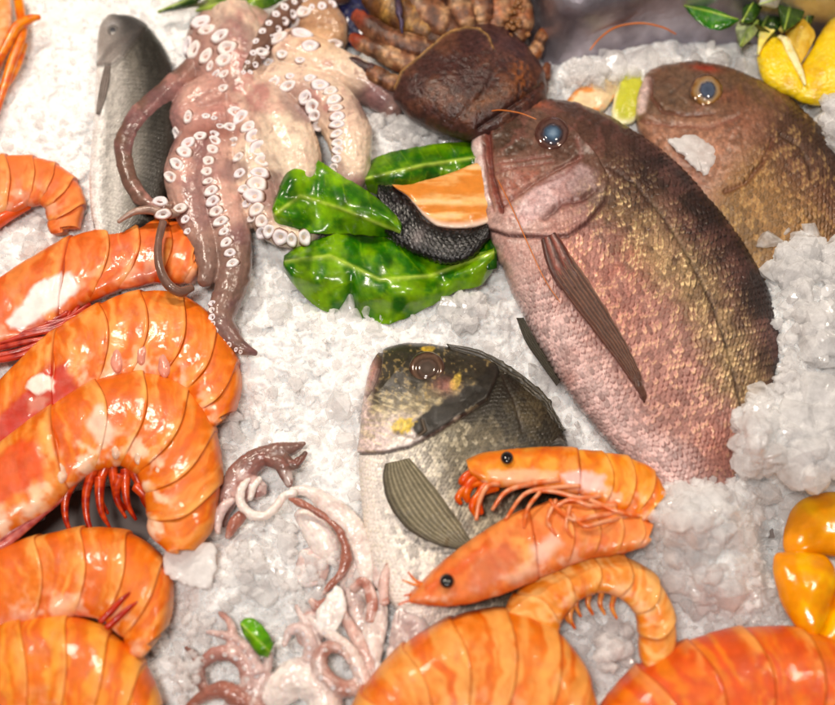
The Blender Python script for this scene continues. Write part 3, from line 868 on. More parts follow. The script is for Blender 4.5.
# ---- gilthead bream in the middle
GIL = [(379, 352, 369, 366), (392, 346, 366, 384), (415, 343, 362, 404), (448, 347, 360, 428), (482, 357, 359, 456), (514, 376, 360, 488), (542, 400, 364, 524), (560, 424, 372, 560),
       (568, 450, 386, 594), (572, 490, 408, 622), (565, 540, 436, 645), (552, 590, 472, 660)]
def gil_fn(c):
    x, y = c.x, c.y
    n1 = fbm(x / 24, y / 24, 7, 4, 31); n2 = fbm(x / 8, y / 8, 7, 3, 32); n3 = fbm(x / 3, y / 3, 7, 2, 33)
    sc, tone, f = scale_field(c, 4.6, 4.4, 34, warp=2.0)
    gd, gp, gs = dpoly(x, y, [(492, 345), (498, 372), (486, 398), (462, 414), (436, 430), (410, 444), (384, 450), (360, 452)])
    body = np.where(gs > 0, 0, 1) * ss(0, 3, gd)
    behind = gs <= 0
    v = c.v + .04 * n1
    back = hexc(56, 50, 38); side = hexc(156, 148, 128); sil = hexc(206, 198, 188); wht = hexc(240, 230, 222)
    col = mixc(np.broadcast_to(back, x.shape + (3,)), side, ss(.18, .46, v + .08 * n2))
    col = mixc(col, sil, ss(.45, .7, v)); col = mixc(col, wht, ss(.72, .88, v))
    col = mixc(col, hexc(96, 84, 60), .6 * ss(0, .4, n1 + .3 * n2) * (1 - ss(.5, .75, v)))
    col = col * (1 + ((tone - .5) * .85)[..., None] * (1 - ss(.8, .95, v))[..., None])
    col = mixc(col, back * .7, ss(.8, .98, f) * .6 * (1 - ss(.5, .8, v)))
    col = mixc(col, hexc(225, 215, 190), (tone > .7) * ss(.3, .7, f) * .4 * ss(.15, .4, v))
    hc = mixc(np.broadcast_to(hexc(58, 50, 36), x.shape + (3,)), hexc(140, 126, 98), ss(382, 412, y + .12 * (x - 400) + 10 * n2))
    hc = mixc(hc, hexc(226, 205, 200), ss(405, 428, y + 6 * n1))
    hc = mixc(hc, hexc(222, 200, 194), (1 - ss(364, 376, x + 5 * n1)))
    hc = mixc(hc, hexc(206, 150, 140), .8 * blob(x, y, 372, 372, 6, 16, 8))
    st_ = ss(.0, .45, fbm((x + y * .3) / 7, (y - x * .3) / 2.2, 3, 2, 39)); hc = mixc(hc, hexc(216, 200, 160), .55 * st_ * ss(378, 400, y))
    spk = ss(.25, .5, n3 + .4 * n2) * (1 - ss(395, 415, y)); hc = mixc(hc, hexc(150, 128, 84), .55 * spk)
    hc = mixc(hc, hexc(232, 220, 214), .8 * pmask(x, y, [(396, 432), (412, 430), (428, 424), (426, 440), (405, 447), (386, 450)], 3))
    band = 1 - ss(9, 13, dpoly(x, y, [(505, 366), (490, 385), (462, 402), (438, 415), (425, 424)])[0] + 5 * n2)
    hc = mixc(hc, hexc(40, 34, 26), band)
    hc = mixc(hc, hexc(206, 176, 60), .95 * ss(.35, .7, blob(x, y, 404, 424, 14, 9, -20) + .45 * n2 + .2 * n3))
    hc = mixc(hc, hexc(206, 176, 84), .85 * ss(.35, .7, blob(x, y, 455, 381, 5, 11, 24) + .35 * n2))
    hc = mixc(hc, hexc(206, 170, 60), .8 * ss(.4, .7, blob(x, y, 428, 349, 8, 3.5) + .3 * n2))
    hc = mixc(hc, hexc(190, 120, 110), .6 * blob(x, y, 444, 385, 10, 7))
    hc = hc * (1 + .5 * n3[..., None] + .3 * n2[..., None])
    pass
    col = np.where(behind[..., None], col, hc)
    band2 = 1 - ss(5, 14, dpoly(x, y, [(515, 372), (498, 396), (470, 415)])[0] + 6 * n2)
    col = mixc(col, hexc(44, 38, 28), band2 * behind * .9)
    d = (sc - .45) * .95 * behind + .8 * n1 + .5 * n2 * (~behind)
    d += 3.0 * np.where(gs > 0, np.exp(-gd / 9), 0) - 2.0 * np.exp(-(gd / 1.8) ** 2)
    col = mixc(col, hexc(70, 44, 36), .75 * np.exp(-(gd / 1.6) ** 2) * ss(.2, .5, gp))
    for pts, wdt, dep, cc_ in (([(381, 350), (380, 368), (372, 388), (366, 396)], 1.8, 2.6, hexc(70, 50, 42)),
                               ([(372, 352), (368, 375)], 1.6, 1.0, hexc(200, 130, 120)),
                               ([(395, 430), (415, 436), (425, 428), (422, 418)], 1.5, 1.6, hexc(120, 100, 80)),
                               ([(500, 372), (512, 400), (520, 430)], 1.6, 1.0, hexc(60, 50, 40))):
        dd, _, _ = dpoly(x, y, pts)
        d -= dep * np.exp(-(dd / wdt) ** 2); col = mixc(col, cc_, .6 * np.exp(-(dd / wdt) ** 2))
    d += 2.2 * blob(x, y, 427, 368, 19) - 2.2 * blob(x, y, 427, 368, 11)
    return col, M3(c, .34 + .2 * tone, .22 * behind * (1 - ss(.7, .9, v)) + .05, .08), d
gi = thing('gilthead_bream', 450, 470, 5, 'gilthead bream with dark head, yellow cheek patches and a fanned side fin', 'fish')
gib = strip('body', GIL, MAT_FISH, gi, 44, h=lambda u: 16 - 30 * ss(.7, 1, u), nu=480, nv=280, nb=36, fn=gil_fn, tprof=lambda u: np.interp(u, [0, .04, .12, .3, .6, .85, 1], [.3, .5, .78, 1.0, .95, .6, .25]), power=.62)
bv_gi = bvh_of([gib])
fish_eye(gi, bv_gi, 427, 368, 16.5, [(0, hexc(110, 96, 88)), (.3, hexc(84, 72, 64)), (.5, hexc(104, 84, 74)), (.62, hexc(80, 62, 52)), (.8, hexc(122, 96, 80)), (.92, hexc(84, 58, 46)), (1, hexc(60, 44, 36))], bulge=.42, rx=1.1)
fin('pectoral_fin', gi, bv_gi, [(410, 458, 384, 464), (421, 470, 382, 480), (438, 491, 388, 504), (456, 516, 406, 528), (469, 536, 436, 545), (476, 549, 464, 551)],
    hexc(160, 150, 124), hexc(96, 88, 66), hexc(58, 48, 38), nr=10, lift=6, amp=1.4, thick=2.5, rag=2.5)

fin('dorsal_fin', gi, bv_gi, [(446, 343, 450, 350), (478, 349, 480, 360), (504, 362, 502, 374), (530, 380, 526, 392), (550, 402, 546, 412), (566, 430, 560, 434)], hexc(40, 34, 26), hexc(84, 76, 60), hexc(30, 26, 22), nr=3, hh=26, lift=2, thick=4, rag=6)
fin('tail_root', gi, bv_gi, [(552, 440, 545, 455), (560, 434, 560, 462), (568, 446, 568, 462)], hexc(40, 34, 28), hexc(70, 60, 50), hexc(30, 26, 22), nr=3, hh=34, lift=2, thick=4, rag=3)

# ---- sea bass, upper left
BAS = [(118, 15, 108, 17), (133, 17, 102, 25), (144, 23, 99, 40), (155, 34, 98, 62), (168, 54, 97, 92), (176, 80, 95, 125), (180, 115, 92, 160), (178, 155, 91, 192), (170, 190, 93, 218), (158, 225, 100, 242), (150, 260, 112, 270)]
def bass_fn(c):
    x, y = c.x, c.y
    n1 = fbm(x / 20, y / 20, 7, 3, 41); n2 = fbm(x / 7, y / 7, 7, 3, 42)
    sc, tone, f = scale_field(c, 4.2, 4.0, 44)
    v = c.v + .03 * n1
    col = mixc(np.broadcast_to(hexc(50, 46, 40), x.shape + (3,)), hexc(112, 106, 98), ss(.22, .44, v + .05 * n2))
    col = mixc(col, hexc(184, 178, 172), ss(.44, .68, v)); col = mixc(col, hexc(252, 248, 244), ss(.74, .88, v))
    col = col * (1 + ((tone - .5) * .35)[..., None])
    gd, gp, gs = dpoly(x, y, [(150, 24), (142, 42), (130, 60), (118, 70), (98, 68)])
    head = (gs > 0)
    hc = mixc(np.broadcast_to(hexc(74, 70, 68), x.shape + (3,)), hexc(168, 158, 152), ss(.25, .8, v)); hc = mixc(hc, hexc(236, 230, 226), ss(46, 70, y) * ss(.75, .95, v))
    st = np.sin((y + .75 * x) / 5.2 + 2 * n1)
    hc = mixc(hc, hexc(110, 100, 96), ss(.2, .9, st) * .55 * ss(30, 45, y))
    hc = mixc(hc, hexc(180, 176, 176), blob(x, y, 115, 28, 7, 5) * .8)
    col = np.where(head[..., None], hc, col)
    d = (sc - .45) * .5 * (~head) - 1.5 * np.exp(-(gd / 1.8) ** 2) + 1.6 * np.where(head, np.exp(-gd / 6), 0) + .5 * n1
    col = mixc(col, hexc(70, 62, 58), .5 * np.exp(-(gd / 2.2) ** 2))
    return col, M3(c, .36 + .15 * tone, .12, .08), d
ba = thing('sea_bass', 135, 140, 5, 'silver sea bass with white belly lying head up beside the octopus', 'fish')
bab = strip('body', BAS, MAT_FISH, ba, 32, h=20, nu=300, nv=120, nb=24, fn=bass_fn, tprof=lambda u: np.interp(u, [0, .06, .2, .5, 1], [.3, .5, .85, 1, .6]), power=.65)
bv_ba = bvh_of([bab])
fish_eye(ba, bv_ba, 113, 30, 5.5, [(0, hexc(70, 70, 76)), (.5, hexc(84, 82, 84)), (.6, hexc(150, 146, 142)), (1, hexc(96, 88, 84))], bulge=.4)
fin('pectoral_fin', ba, bv_ba, [(111, 66, 105, 66), (110, 80, 100, 84), (106, 98, 97, 102), (100, 114, 96, 114)], hexc(150, 138, 132), hexc(104, 92, 86), hexc(96, 80, 74), nr=4, lift=3)
fin('anal_fin', ba, bv_ba, [(98, 205, 94, 205), (98, 215, 93, 218), (97, 226, 94, 228)], hexc(110, 90, 84), hexc(84, 66, 60), hexc(80, 60, 56), nr=3, hh=24)
# ---------------------------------------------------------------- octopus
CRE = hexc(240, 216, 194); PNK = hexc(216, 174, 160); MAU = hexc(166, 132, 122); BRN = hexc(124, 94, 82); DBR = hexc(112, 82, 72)
ARMS = [  # colour, inside colour mix, points
    (BRN, [(197, 64, 30, 12), (172, 88, 34, 12), (146, 112, 38, 13), (126, 142, 42, 12), (126, 168, 42, 10), (136, 192, 42, 8.5), (150, 206, 44, 7), (172, 208, 40, 7)]),
    (MAU, [(212, 22, 20, 16), (206, 45, 26, 21), (218, 72, 28, 24), (240, 96, 30, 20)]),
    (CRE, [(232, 20, 20, 26), (240, 50, 30, 30), (240, 82, 30, 26), (250, 110, 28, 24)]),
    (PNK, [(236, 92, 20, 24), (208, 104, 26, 28), (190, 118, 30, 22), (200, 128, 30, 22), (226, 126, 28, 22)]),
    (PNK, [(218, 122, 22, 24), (200, 148, 28, 26), (188, 176, 30, 24), (193, 210, 30, 20), (202, 240, 34, 15), (208, 268, 38, 10), (204, 284, 38, 7)]),
    (PNK, [(232, 120, 22, 22), (218, 160, 28, 20), (222, 200, 30, 22), (232, 240, 30, 20), (234, 275, 30, 17), (225, 302, 32, 15), (221, 322, 34, 13), (232, 340, 34, 11), (246, 350, 32, 7), (257, 354, 28, 3)]),
    (CRE, [(255, 110, 22, 26), (252, 150, 28, 22), (256, 190, 30, 20), (268, 222, 30, 17), (288, 236, 30, 13), (304, 238, 24, 10), (316, 232, 14, 7)]),
    (CRE, [(256, 100, 26, 26), (276, 124, 32, 31), (290, 152, 36, 31), (297, 182, 34, 24), (292, 210, 26, 15)]),
    (CRE, [(272, 84, 24, 24), (300, 92, 30, 25), (328, 104, 36, 26), (347, 130, 40, 24), (352, 158, 40, 20), (350, 178, 36, 17), (342, 196, 28, 13)]),
    (CRE, [(285, 55, 24, 28), (315, 66, 28, 28), (345, 74, 28, 22), (368, 84, 22, 20), (385, 96, 16, 18)]),
    (MAU, [(362, 84, 18, 20), (384, 98, 18, 16), (396, 112, 12, 12)]),
    (hexc(190, 150, 120), [(300, 14, 20, 24), (322, 24, 26, 24), (330, 38, 26, 18), (310, 50, 24, 18)]),
    (MAU, [(240, 35, 6, 34), (270, 60, 6, 36), (275, 105, 2, 34), (240, 150, -4, 30), (270, 180, -8, 26)]),
]
BACK = [(DBR, [(345, -6, 30, 9), (322, 2, 34, 9), (298, 6, 40, 10), (280, 18, 46, 10), (266, 38, 50, 9.5), (256, 56, 52, 8.5), (244, 74, 50, 7), (236, 90, 46, 5), (240, 102, 40, 4)])]
TIP = (BRN, [(163, 222, 60, 4), (158, 246, 64, 4), (160, 268, 66, 4.5), (168, 284, 64, 5), (180, 292, 58, 5), (192, 288, 50, 4)])
oc = thing('octopus', 260, 150, 5, 'raw pink and cream octopus with white suckers sprawled over the ice', 'octopus')
def union_body(name, arms, parent, voxel=1.25, smooth=3):
    Vs, Fs, F3s, off = [], [], [], 0
    skel, rads, cols = [], [], []
    for (cl, pts) in arms:
        V, F, F3, CC, MM = tube('tmp', pts, None, None, n=36, nr=18, col=cl, ret=True)
        Vs.append(V); Fs.append(F + off); F3s.append(F3 + off); off += len(V)
        q = spline(pts, 30)
        P_ = W(q[:, 0], q[:, 1], q[:, 2]); skel.append(P_); rads.append(q[:, 3] * lscale(P_)); cols.append(np.repeat(cl[None], 30, 0))
    o = make('tmp', np.vstack(Vs), np.vstack(Fs), MAT_OCTO, None, F3=np.vstack(F3s))
    md = o.modifiers.new('r', 'REMESH'); md.mode = 'VOXEL'; md.voxel_size = voxel * S
    m2 = o.modifiers.new('s', 'SMOOTH'); m2.factor = 0.5; m2.iterations = smooth
    dg = bpy.context.evaluated_depsgraph_get(); dg.update()
    ev = o.evaluated_get(dg); me = ev.to_mesh()
    nv = len(me.vertices); V = np.empty(nv * 3, np.float32); me.vertices.foreach_get('co', V); V = V.reshape(-1, 3).astype(float)
    nrm = np.empty(nv * 3, np.float32); me.vertices.foreach_get('normal', nrm); nrm = nrm.reshape(-1, 3)
    nf = len(me.polygons); F = np.empty(len(me.loops), np.int32); me.loops.foreach_get('vertex_index', F)
    tot = np.empty(nf, np.int32); me.polygons.foreach_get('loop_total', tot)
    assert (tot == 4).all() or True
    if (tot == 4).all(): F4, F3 = F.reshape(-1, 4), None
    else:
        st_ = np.concatenate([[0], np.cumsum(tot)[:-1]])
        F4 = np.array([F[s:s + 4] for s, t in zip(st_, tot) if t == 4]); F3 = np.array([F[s:s + 3] for s, t in zip(st_, tot) if t == 3])
    ev.to_mesh_clear()
    bpy.data.objects.remove(o)
    SK, RD, CL = np.vstack(skel), np.concatenate(rads), np.vstack(cols)
    col = np.zeros((nv, 3))
    for i in range(0, nv, 4000):
        dd = np.linalg.norm(V[i:i + 4000, None] - SK[None], axis=-1) - RD[None]
        ww = np.exp(-dd / (3.5 * S)); ww /= ww.sum(1, keepdims=True)
        col[i:i + 4000] = ww @ CL
    return V, F4, F3, nrm.astype(float), col
V, F4, F3, nrm, col = union_body('body', ARMS, oc)
x, y, z = project(V)
n1 = fbm(x / 22, y / 22, V[:, 2] / S / 22, 4, 51); n2 = fbm(x / 7, y / 7, 0, 3, 52); n3 = fbm(x / 2.5, y / 2.5, V[:, 2] / S / 2.5, 2, 53)
c_ = Ctx(); c_.x, c_.y = x, y
pk = .5 * ss(.05, .5, n1 + .4 * n2) + 0.75 * blob(x, y, 225, 70, 30, 60) + .8 * blob(x, y, 200, 125, 40, 22) + .45 * blob(x, y, 285, 92, 50, 20, -10) + .5 * blob(x, y, 330, 112, 36, 16, 20) + .35 * ss(0, .6, n1)
col = mixc(col, hexc(196, 144, 136), pk*.8)
col = mixc(col, hexc(150, 96, 84), .8 * blob(x, y, 215, 132, 40, 10, -5))
col = mixc(col, hexc(136, 108, 98), .9 * ss(205, 255, y) * (1 - ss(262, 275, x)))
col = mixc(col, hexc(240, 222, 200), .7 * blob(x, y, 285, 150, 30, 36))
col = mixc(col, hexc(232, 190, 150), .6 * blob(x, y, 320, 40, 30, 16))
col = mixc(col, hexc(156, 128, 124), .9 * blob(x, y, 388, 95, 24, 22))
# wrinkles across arms
col = mixc(col, hexc(122, 84, 92), .55 * ss(.05, .4, fbm(x / 34, y / 34, 4, 3, 58)))
wr = np.sin(y / 2.6 + 3 * n1 + 1.2 * n2) * ss(150, 190, y) * .35
col = mixc(col, hexc(128, 88, 84), .55 * ss(.15, .6, n2 + .4 * n3) * ss(-.2, .4, -n1))
col = col * (1 + .14 * n2 + .12 * n3 + .08 * wr)[:, None]
V = V + nrm * ((1.8 * n1 + .8 * n2 + .4 * wr + .2 * n3) * S)[:, None]
ocb = make('body', V, F4, MAT_OCTO, oc, col, np.tile((.34, 0, .22), (len(V), 1)), F3=F3)
bo = [ocb]
def arm_fn(base, dark):
    def fn(c):
        n = fbm(c.x / 8, c.y / 8, 0, 3, 61)
        col = mixc(np.broadcast_to(base, c.x.shape + (3,)), dark, ss(-.2, .6, n) * .7)
        return col, M3(c, .33, 0, .15), .6 * n
    return fn
bo.append(tube('arm', BACK[0][1], MAT_OCTO, oc, n=70, nr=20, fn=arm_fn(hexc(130, 98, 84), hexc(92, 64, 54))))
bo.append(tube('arm', TIP[1], MAT_OCTO, oc, n=50, nr=12, fn=arm_fn(hexc(132, 100, 88), hexc(104, 76, 66))))
bo.append(tube('arm', [(118, 222, 52, 2), (134, 212, 54, 3.5), (150, 210, 54, 4.5), (168, 214, 52, 5), (182, 210, 46, 5)], MAT_OCTO, oc, n=40, nr=12, fn=arm_fn(hexc(176, 146, 132), hexc(128, 98, 86))))
bv_oc = bvh_of(bo)
# suckers
def sucker_mesh():
    prof = [(0, -.10, 0), (.28, -.06, 0), (.42, .12, 1), (.62, .34, 1), (.80, .36, 1), (.92, .22, 1), (1.0, .06, 2), (1.10, -.14, 3), (1.18, -.36, 3), (1.1, -.9, 3)]
    na = 18
    V, C = [], []
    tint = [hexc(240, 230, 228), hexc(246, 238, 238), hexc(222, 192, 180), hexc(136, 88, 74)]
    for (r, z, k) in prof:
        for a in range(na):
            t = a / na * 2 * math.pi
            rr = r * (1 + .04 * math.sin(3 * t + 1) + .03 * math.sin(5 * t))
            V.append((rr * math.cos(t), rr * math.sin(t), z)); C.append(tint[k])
    F = grid_faces(len(prof), na)[:, ::-1]
    return np.array(V), F, np.array(C)
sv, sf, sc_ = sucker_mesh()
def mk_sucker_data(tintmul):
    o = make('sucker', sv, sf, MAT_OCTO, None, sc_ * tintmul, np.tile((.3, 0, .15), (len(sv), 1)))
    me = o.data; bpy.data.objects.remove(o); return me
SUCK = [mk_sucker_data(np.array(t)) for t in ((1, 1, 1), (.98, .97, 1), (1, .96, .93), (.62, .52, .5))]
def sucker(px, py, r, asp=1.0, rot=0, kind=None, bv=None, lean=0.45, owner=None):
    loc, nor = hit(bv or bv_oc, px, py)
    if loc is None: return
    z = nor * (1 - lean) + VW * lean; z /= np.linalg.norm(z)
    a = math.radians(rot)
    xx = RIGHT * math.cos(a) - UPV * math.sin(a)
    xx = xx - z * (xx @ z); xx /= np.linalg.norm(xx)
    yy = np.cross(z, xx)
    s = 1.14 * r * RNG.uniform(.82, 1.15) * lscale(loc[None])[0]
    asp = asp * RNG.uniform(.8, 1.12)
    M = Matrix([[xx[i] * s, yy[i] * s * asp, z[i] * s * .7, loc[i] + z[i] * s * .02] for i in range(3)] + [[0, 0, 0, 1]])
    me = SUCK[kind if kind is not None else RNG.integers(0, 3)]
    o = bpy.data.objects.new('sucker', me); COL.objects.link(o)
    own = owner or oc
    o.parent = own; o.matrix_parent_inverse = own.matrix_world.inverted()
    o.matrix_world = M
    return o
def row(pts, n, r0, r1, **k):
    q = spline([(a, b) for a, b in pts], n)
    t = np.gradient(q, axis=0)
    for i in range(n):
        f = i / max(1, n - 1)
        jit = RNG.normal(size=2) * .6
        r = (r0 + (r1 - r0) * f) * RNG.uniform(.9, 1.1)
        sucker(q[i, 0] + jit[0], q[i, 1] + jit[1], r, asp=k.get('asp', .72), rot=math.degrees(math.atan2(t[i, 1], t[i, 0])) + 90 + RNG.uniform(-14, 14) , kind=k.get('kind'))
for (a, b, r, rot) in ((201, 22, 9, -35), (207, 30, 9.5, -30), (188, 46, 8, -75), (194, 50, 8.5, -70), (206, 56, 9, -60), (220, 36, 9.5, -20), (227, 48, 9, -12), (224, 60, 8, -15),
                       (210, 66, 6, -70), (216, 74, 6, -50), (224, 74, 5.5, -30), (223, 88, 5, -30), (168, 118, 6, 80), (188, 117, 6.5, -80), (206, 116, 4.5, 0), (214, 118, 3.5, 0),
                       (177, 134, 6.5, 70), (200, 136, 6.5, -20), (214, 134, 4.5, 0), (220, 126, 4, 0), (188, 143, 7, -40),
                       (274, 82, 7, -30), (288, 86, 8.5, -20), (290, 76, 5, 0), (310, 78, 5, 0), (320, 85, 8, 10), (304, 96, 7.5, -50),
                       (304, 12, 8.5, 0), (292, 22, 9, -25), (302, 34, 9.5, 10), (278, 38, 9, -25), (310, 46, 7, 0), (334, 44, 8, 0), (282, 54, 6, 0), (350, 50, 5, 0), (268, 62, 6, 0), (262, 52, 6, 0), (300, 60, 5, 0)):
    sucker(a, b, r, .68, rot)
row([(184, 152), (175, 168), (165, 186), (160, 204), (163, 214)], 6, 8, 6.5)
row([(216, 140), (208, 164), (209, 184), (213, 202), (222, 224), (228, 246), (232, 262)], 13, 6.5, 6)
row([(236, 112), (230, 130), (238, 150), (240, 170), (246, 196), (250, 215), (262, 232)], 9, 6, 7)
row([(240, 118), (250, 130), (258, 145), (262, 160), (258, 178), (254, 196)], 8, 7.5, 9.5, asp=.8)
row([(256, 210), (264, 226), (276, 236), (290, 240), (304, 238)], 6, 7, 7, asp=.9)
row([(306, 98), (312, 108), (316, 120), (320, 134), (322, 150), (324, 164)], 8, 7.5, 5, asp=.8)
row([(330, 92), (334, 102), (336, 116), (337, 132), (338, 148), (336, 162), (333, 176)], 11, 7, 5.5, asp=.66)
row([(213, 304), (211, 316), (213, 328), (221, 339), (231, 346), (241, 352)], 10, 4.2, 2.6, asp=.85)
for s_ in (-1, 1):
    row([(330 + 3 * s_, 0 + 5 * s_), (304, 4 + 5 * s_), (284 + 3 * s_, 14 + 5 * s_), (268 + 5 * s_, 34 + 3 * s_), (257 + 5 * s_, 54 + 2 * s_), (246 + 3 * s_, 72)], 12, 4.6, 2.6, asp=.9, kind=1)
row([(180, 208), (186, 220), (188, 232)], 3, 6, 4)
# ---------------------------------------------------------------- prawns
def shell_fn(hue, pale, k, nseg, seed, white=0.0, red=0.0, base=None):
    """colour and relief of one shell plate"""
    o1, o2, o3 = hexc(238, 126, 50), hexc(246, 172, 98), hexc(224, 92, 40)
    def fn(c):
        n1 = fbm(c.x / 26, c.y / 26, seed, 3, 71); n2 = fbm(c.x / 7, c.y / 7, seed, 3, 72)
        band = fbm(c.arc / 9 + 2 * n1, c.v * 1.6, seed, 3, 74)
        col = mixc(np.broadcast_to(o1 if base is None else base, c.x.shape + (3,)), o2 if pale is None else pale, (.8 if seed < 5 else .6) * ss(-.15, .4, band + .15 * n2 + .2 * (.4 - c.v)))
        col = mixc(col, o3, .5 * ss(.05, .4, -band + .3 * n1))
        if hue is not None: col = mixc(col, hue, .45)
        # pale translucent flesh near the belly, bright rim at the plate edge
        col = mixc(col, hexc(248, 212, 182), white * ss(.42, .84, c.v + .14 * n2) * ss(-.1, .35, fbm(c.x / 11, c.y / 11, seed, 3, 75)))
        col = mixc(col, hexc(198, 48, 28), red * ss(.6, .95, c.v) * ss(-.2, .3, -n1))
        col = mixc(col, hexc(250, 184, 110), .5 * ss(.70, .96, c.lu) * (1 - ss(.965, 1, c.lu)) * ss(-.4, .2, n1 + n2))
        col = mixc(col, hexc(190, 60, 18), .6 * ss(.978, 1, c.lu))
        col = mixc(col, hexc(212, 80, 34), .3 * (1 - ss(.04, .25, c.lu)))
        col = col * (1 + .12 * n2[..., None])
        d = 1.2 * n1 + .35 * n2 + 1.1 * np.sin(np.clip(c.lu, 0, 1) * math.pi) ** .6
        d = d + .4 * np.exp(-((c.lu - .95) / .02) ** 2)
        return col, M3(c, .42 + .14 * ss(-.3, .5, n2), 0, .14), d
    return fn

def prawn(px, py, label, st, cuts, h, thick, seed=0, head=None, white=.7, red=.3, pale=None, hue=None, tail=None, name='prawn', group='orange prawns on the ice', base=None, slope=0, nu=46, nv=64, extra=(), scal=5.0, bowk=1.0):
    """st: stations dorsal to ventral; cuts: positions 0..1 of the plate joints, first = front end"""
    root = thing(name, px, py, h, label, 'prawn', group)
    objs = []
    core = strip('flesh', st, MAT_PRAWN, root, thick * .93, h=lambda u: h + slope * u, nu=60, nv=24, nb=12, power=.55,
                 fn=lambda c: (np.zeros(c.x.shape + (3,)) + hexc(232, 140, 84) * (1 + .2 * fbm(c.x / 8, c.y / 8, seed, 2, 9))[..., None], M3(c, .35, 0, .3), -1.6 - 3 * ss(.8, 1, np.abs(c.v - .5) * 2) + 0 * c.x))
    objs.append(core)
    full = np.asarray(st, float)
    for i in range(len(cuts) - 1):
        a, b = cuts[i], cuts[i + 1]
        ln = b - a
        ov = min(.018, ln * .2)
        f0 = shell_fn(hue, pale, i, len(cuts), seed + i * .37, white, red, base)
        def fn(c, a=a, b=b, f0=f0, ov=ov, i=i):
            c.lu = (c.u - (a - ov)) / (b - a + 2 * ov)
            col, m, d = f0(c)
            for (poly, pc, pa, soft) in extra:
                k_ = pmask(c.x + 3 * fbm(c.x / 7, c.y / 7, 4, 2, 77), c.y + 3 * fbm(c.x / 7, c.y / 7, 8, 2, 77), poly, soft)
                col = mixc(col, pc * (1 + .1 * fbm(c.x / 8, c.y / 8, 3, 2, 78))[..., None], pa * k_); d = d + .8 * k_
            flare = (c.lu - .5) * 1.6 + 1.5 * ss(.6, .97, c.lu)
            return col, m, d + flare + .6
        objs.append(strip('head_shell' if (i == 0 and head) else 'shell_plate', st, MAT_PRAWN, root, thick, h=lambda u: h + slope * u, nu=nu if not (i == 0 and head) else nu * 2, nv=nv, nb=14, fn=fn, power=.55,
                          urange=(max(0, a - ov), min(1, b + ov)), bow=(0 if i == 0 and head else .045) * bowk, scal=(0 if i == 0 and head else scal),
                          tprof=lambda u: 1 + 0 * u))
    return root, objs

def legcol(c1, c2):
    def fn(c):
        n = fbm(c.x / 5, c.y / 5, 2, 2, 81)
        return mixc(np.broadcast_to(c1, c.x.shape + (3,)), c2, ss(-.3, .4, n + .5 * (c.u - .5))), M3(c, .3, 0, .2), .25 * n
    return fn
def leg(root, pts, c1=hexc(226, 84, 40), c2=hexc(190, 44, 26), name='leg', n=26, nr=8):
    return tube(name, pts, MAT_PRAWN, root, n=n, nr=nr, fn=legcol(c1, c2))
def whisker(root, pts, col=hexc(224, 130, 70), name='antenna'):
    return tube(name, pts, MAT_PRAWN, root, n=50, nr=6, col=col, mask=(.3, 0, .1))
def bead_eye(root, px, py, h, r):
    def fn(c):
        col = mixc(np.broadcast_to(hexc(24, 18, 20), c.x.shape + (3,)), hexc(70, 44, 40), ss(.8, 1, c.rho))
        return col, M3(c, .1, 0, 0), 0 * c.x
    return dome('eye', [(px + r * math.cos(t), py + r * math.sin(t)) for t in np.linspace(0, 6.283, 12, endpoint=False)], MAT_EYE, root, r, h=h, nrad=12, nang=24, fn=fn, bottom=1)
def patch(root, name, outline, h, thick, colr, mat=None, rough=.25, rel=1.0, fn2=None, nrad=18, nang=60, mask_s=.4):
    def fn(c):
        n = fbm(c.x / 7, c.y / 7, 1, 3, 91)
        col = np.zeros(c.x.shape + (3,)) + colr * (1 + .12 * n)[..., None]
        if fn2: col = fn2(c, col, n)
        return col, M3(c, rough, 0, mask_s), rel * n
    return dome(name, outline, mat or MAT_PRAWN, root, thick, h=h, nrad=nrad, nang=nang, fn=fn, power=.5)

G = 'large orange prawns at the left'
# A: behind, reddish, with white patch
A = [(-60, 318, -60, 372), (-10, 288, -14, 352), (30, 262, 24, 342), (70, 240, 58, 325), (105, 230, 88, 302), (135, 224, 118, 288), (160, 221, 146, 282), (182, 224, 172, 280), (196, 236, 190, 280), (200, 252, 197, 276)]
ra, oa = prawn(100, 260, 'rearmost big prawn at the left, large white patch on its head shell', A, [0, .50, .62, .72, .82, .92, 1], 18, 26, 1.1, head=True, white=.5, red=.6, hue=hexc(226, 100, 60), group=G, extra=[([(14, 322), (34, 298), (52, 282), (78, 274), (84, 288), (72, 304), (50, 318), (30, 330), (16, 330)], hexc(244, 236, 232), .95, 2.5)])
for i in range(9):
    f = i / 8
    leg(ra, [(-30, 330 + 34 * f, 30 + 4 * math.sin(i * 2), 3.4), (20, 322 + 30 * f + 4 * math.sin(i), 34, 3.2), (60, 318 + 18 * f + 3 * math.cos(i * 3), 34, 2.6), (90 + 20 * math.sin(i * 5), 304 + 8 * f, 32, 2)],
        hexc(214, 84, 66), hexc(160, 40, 34))
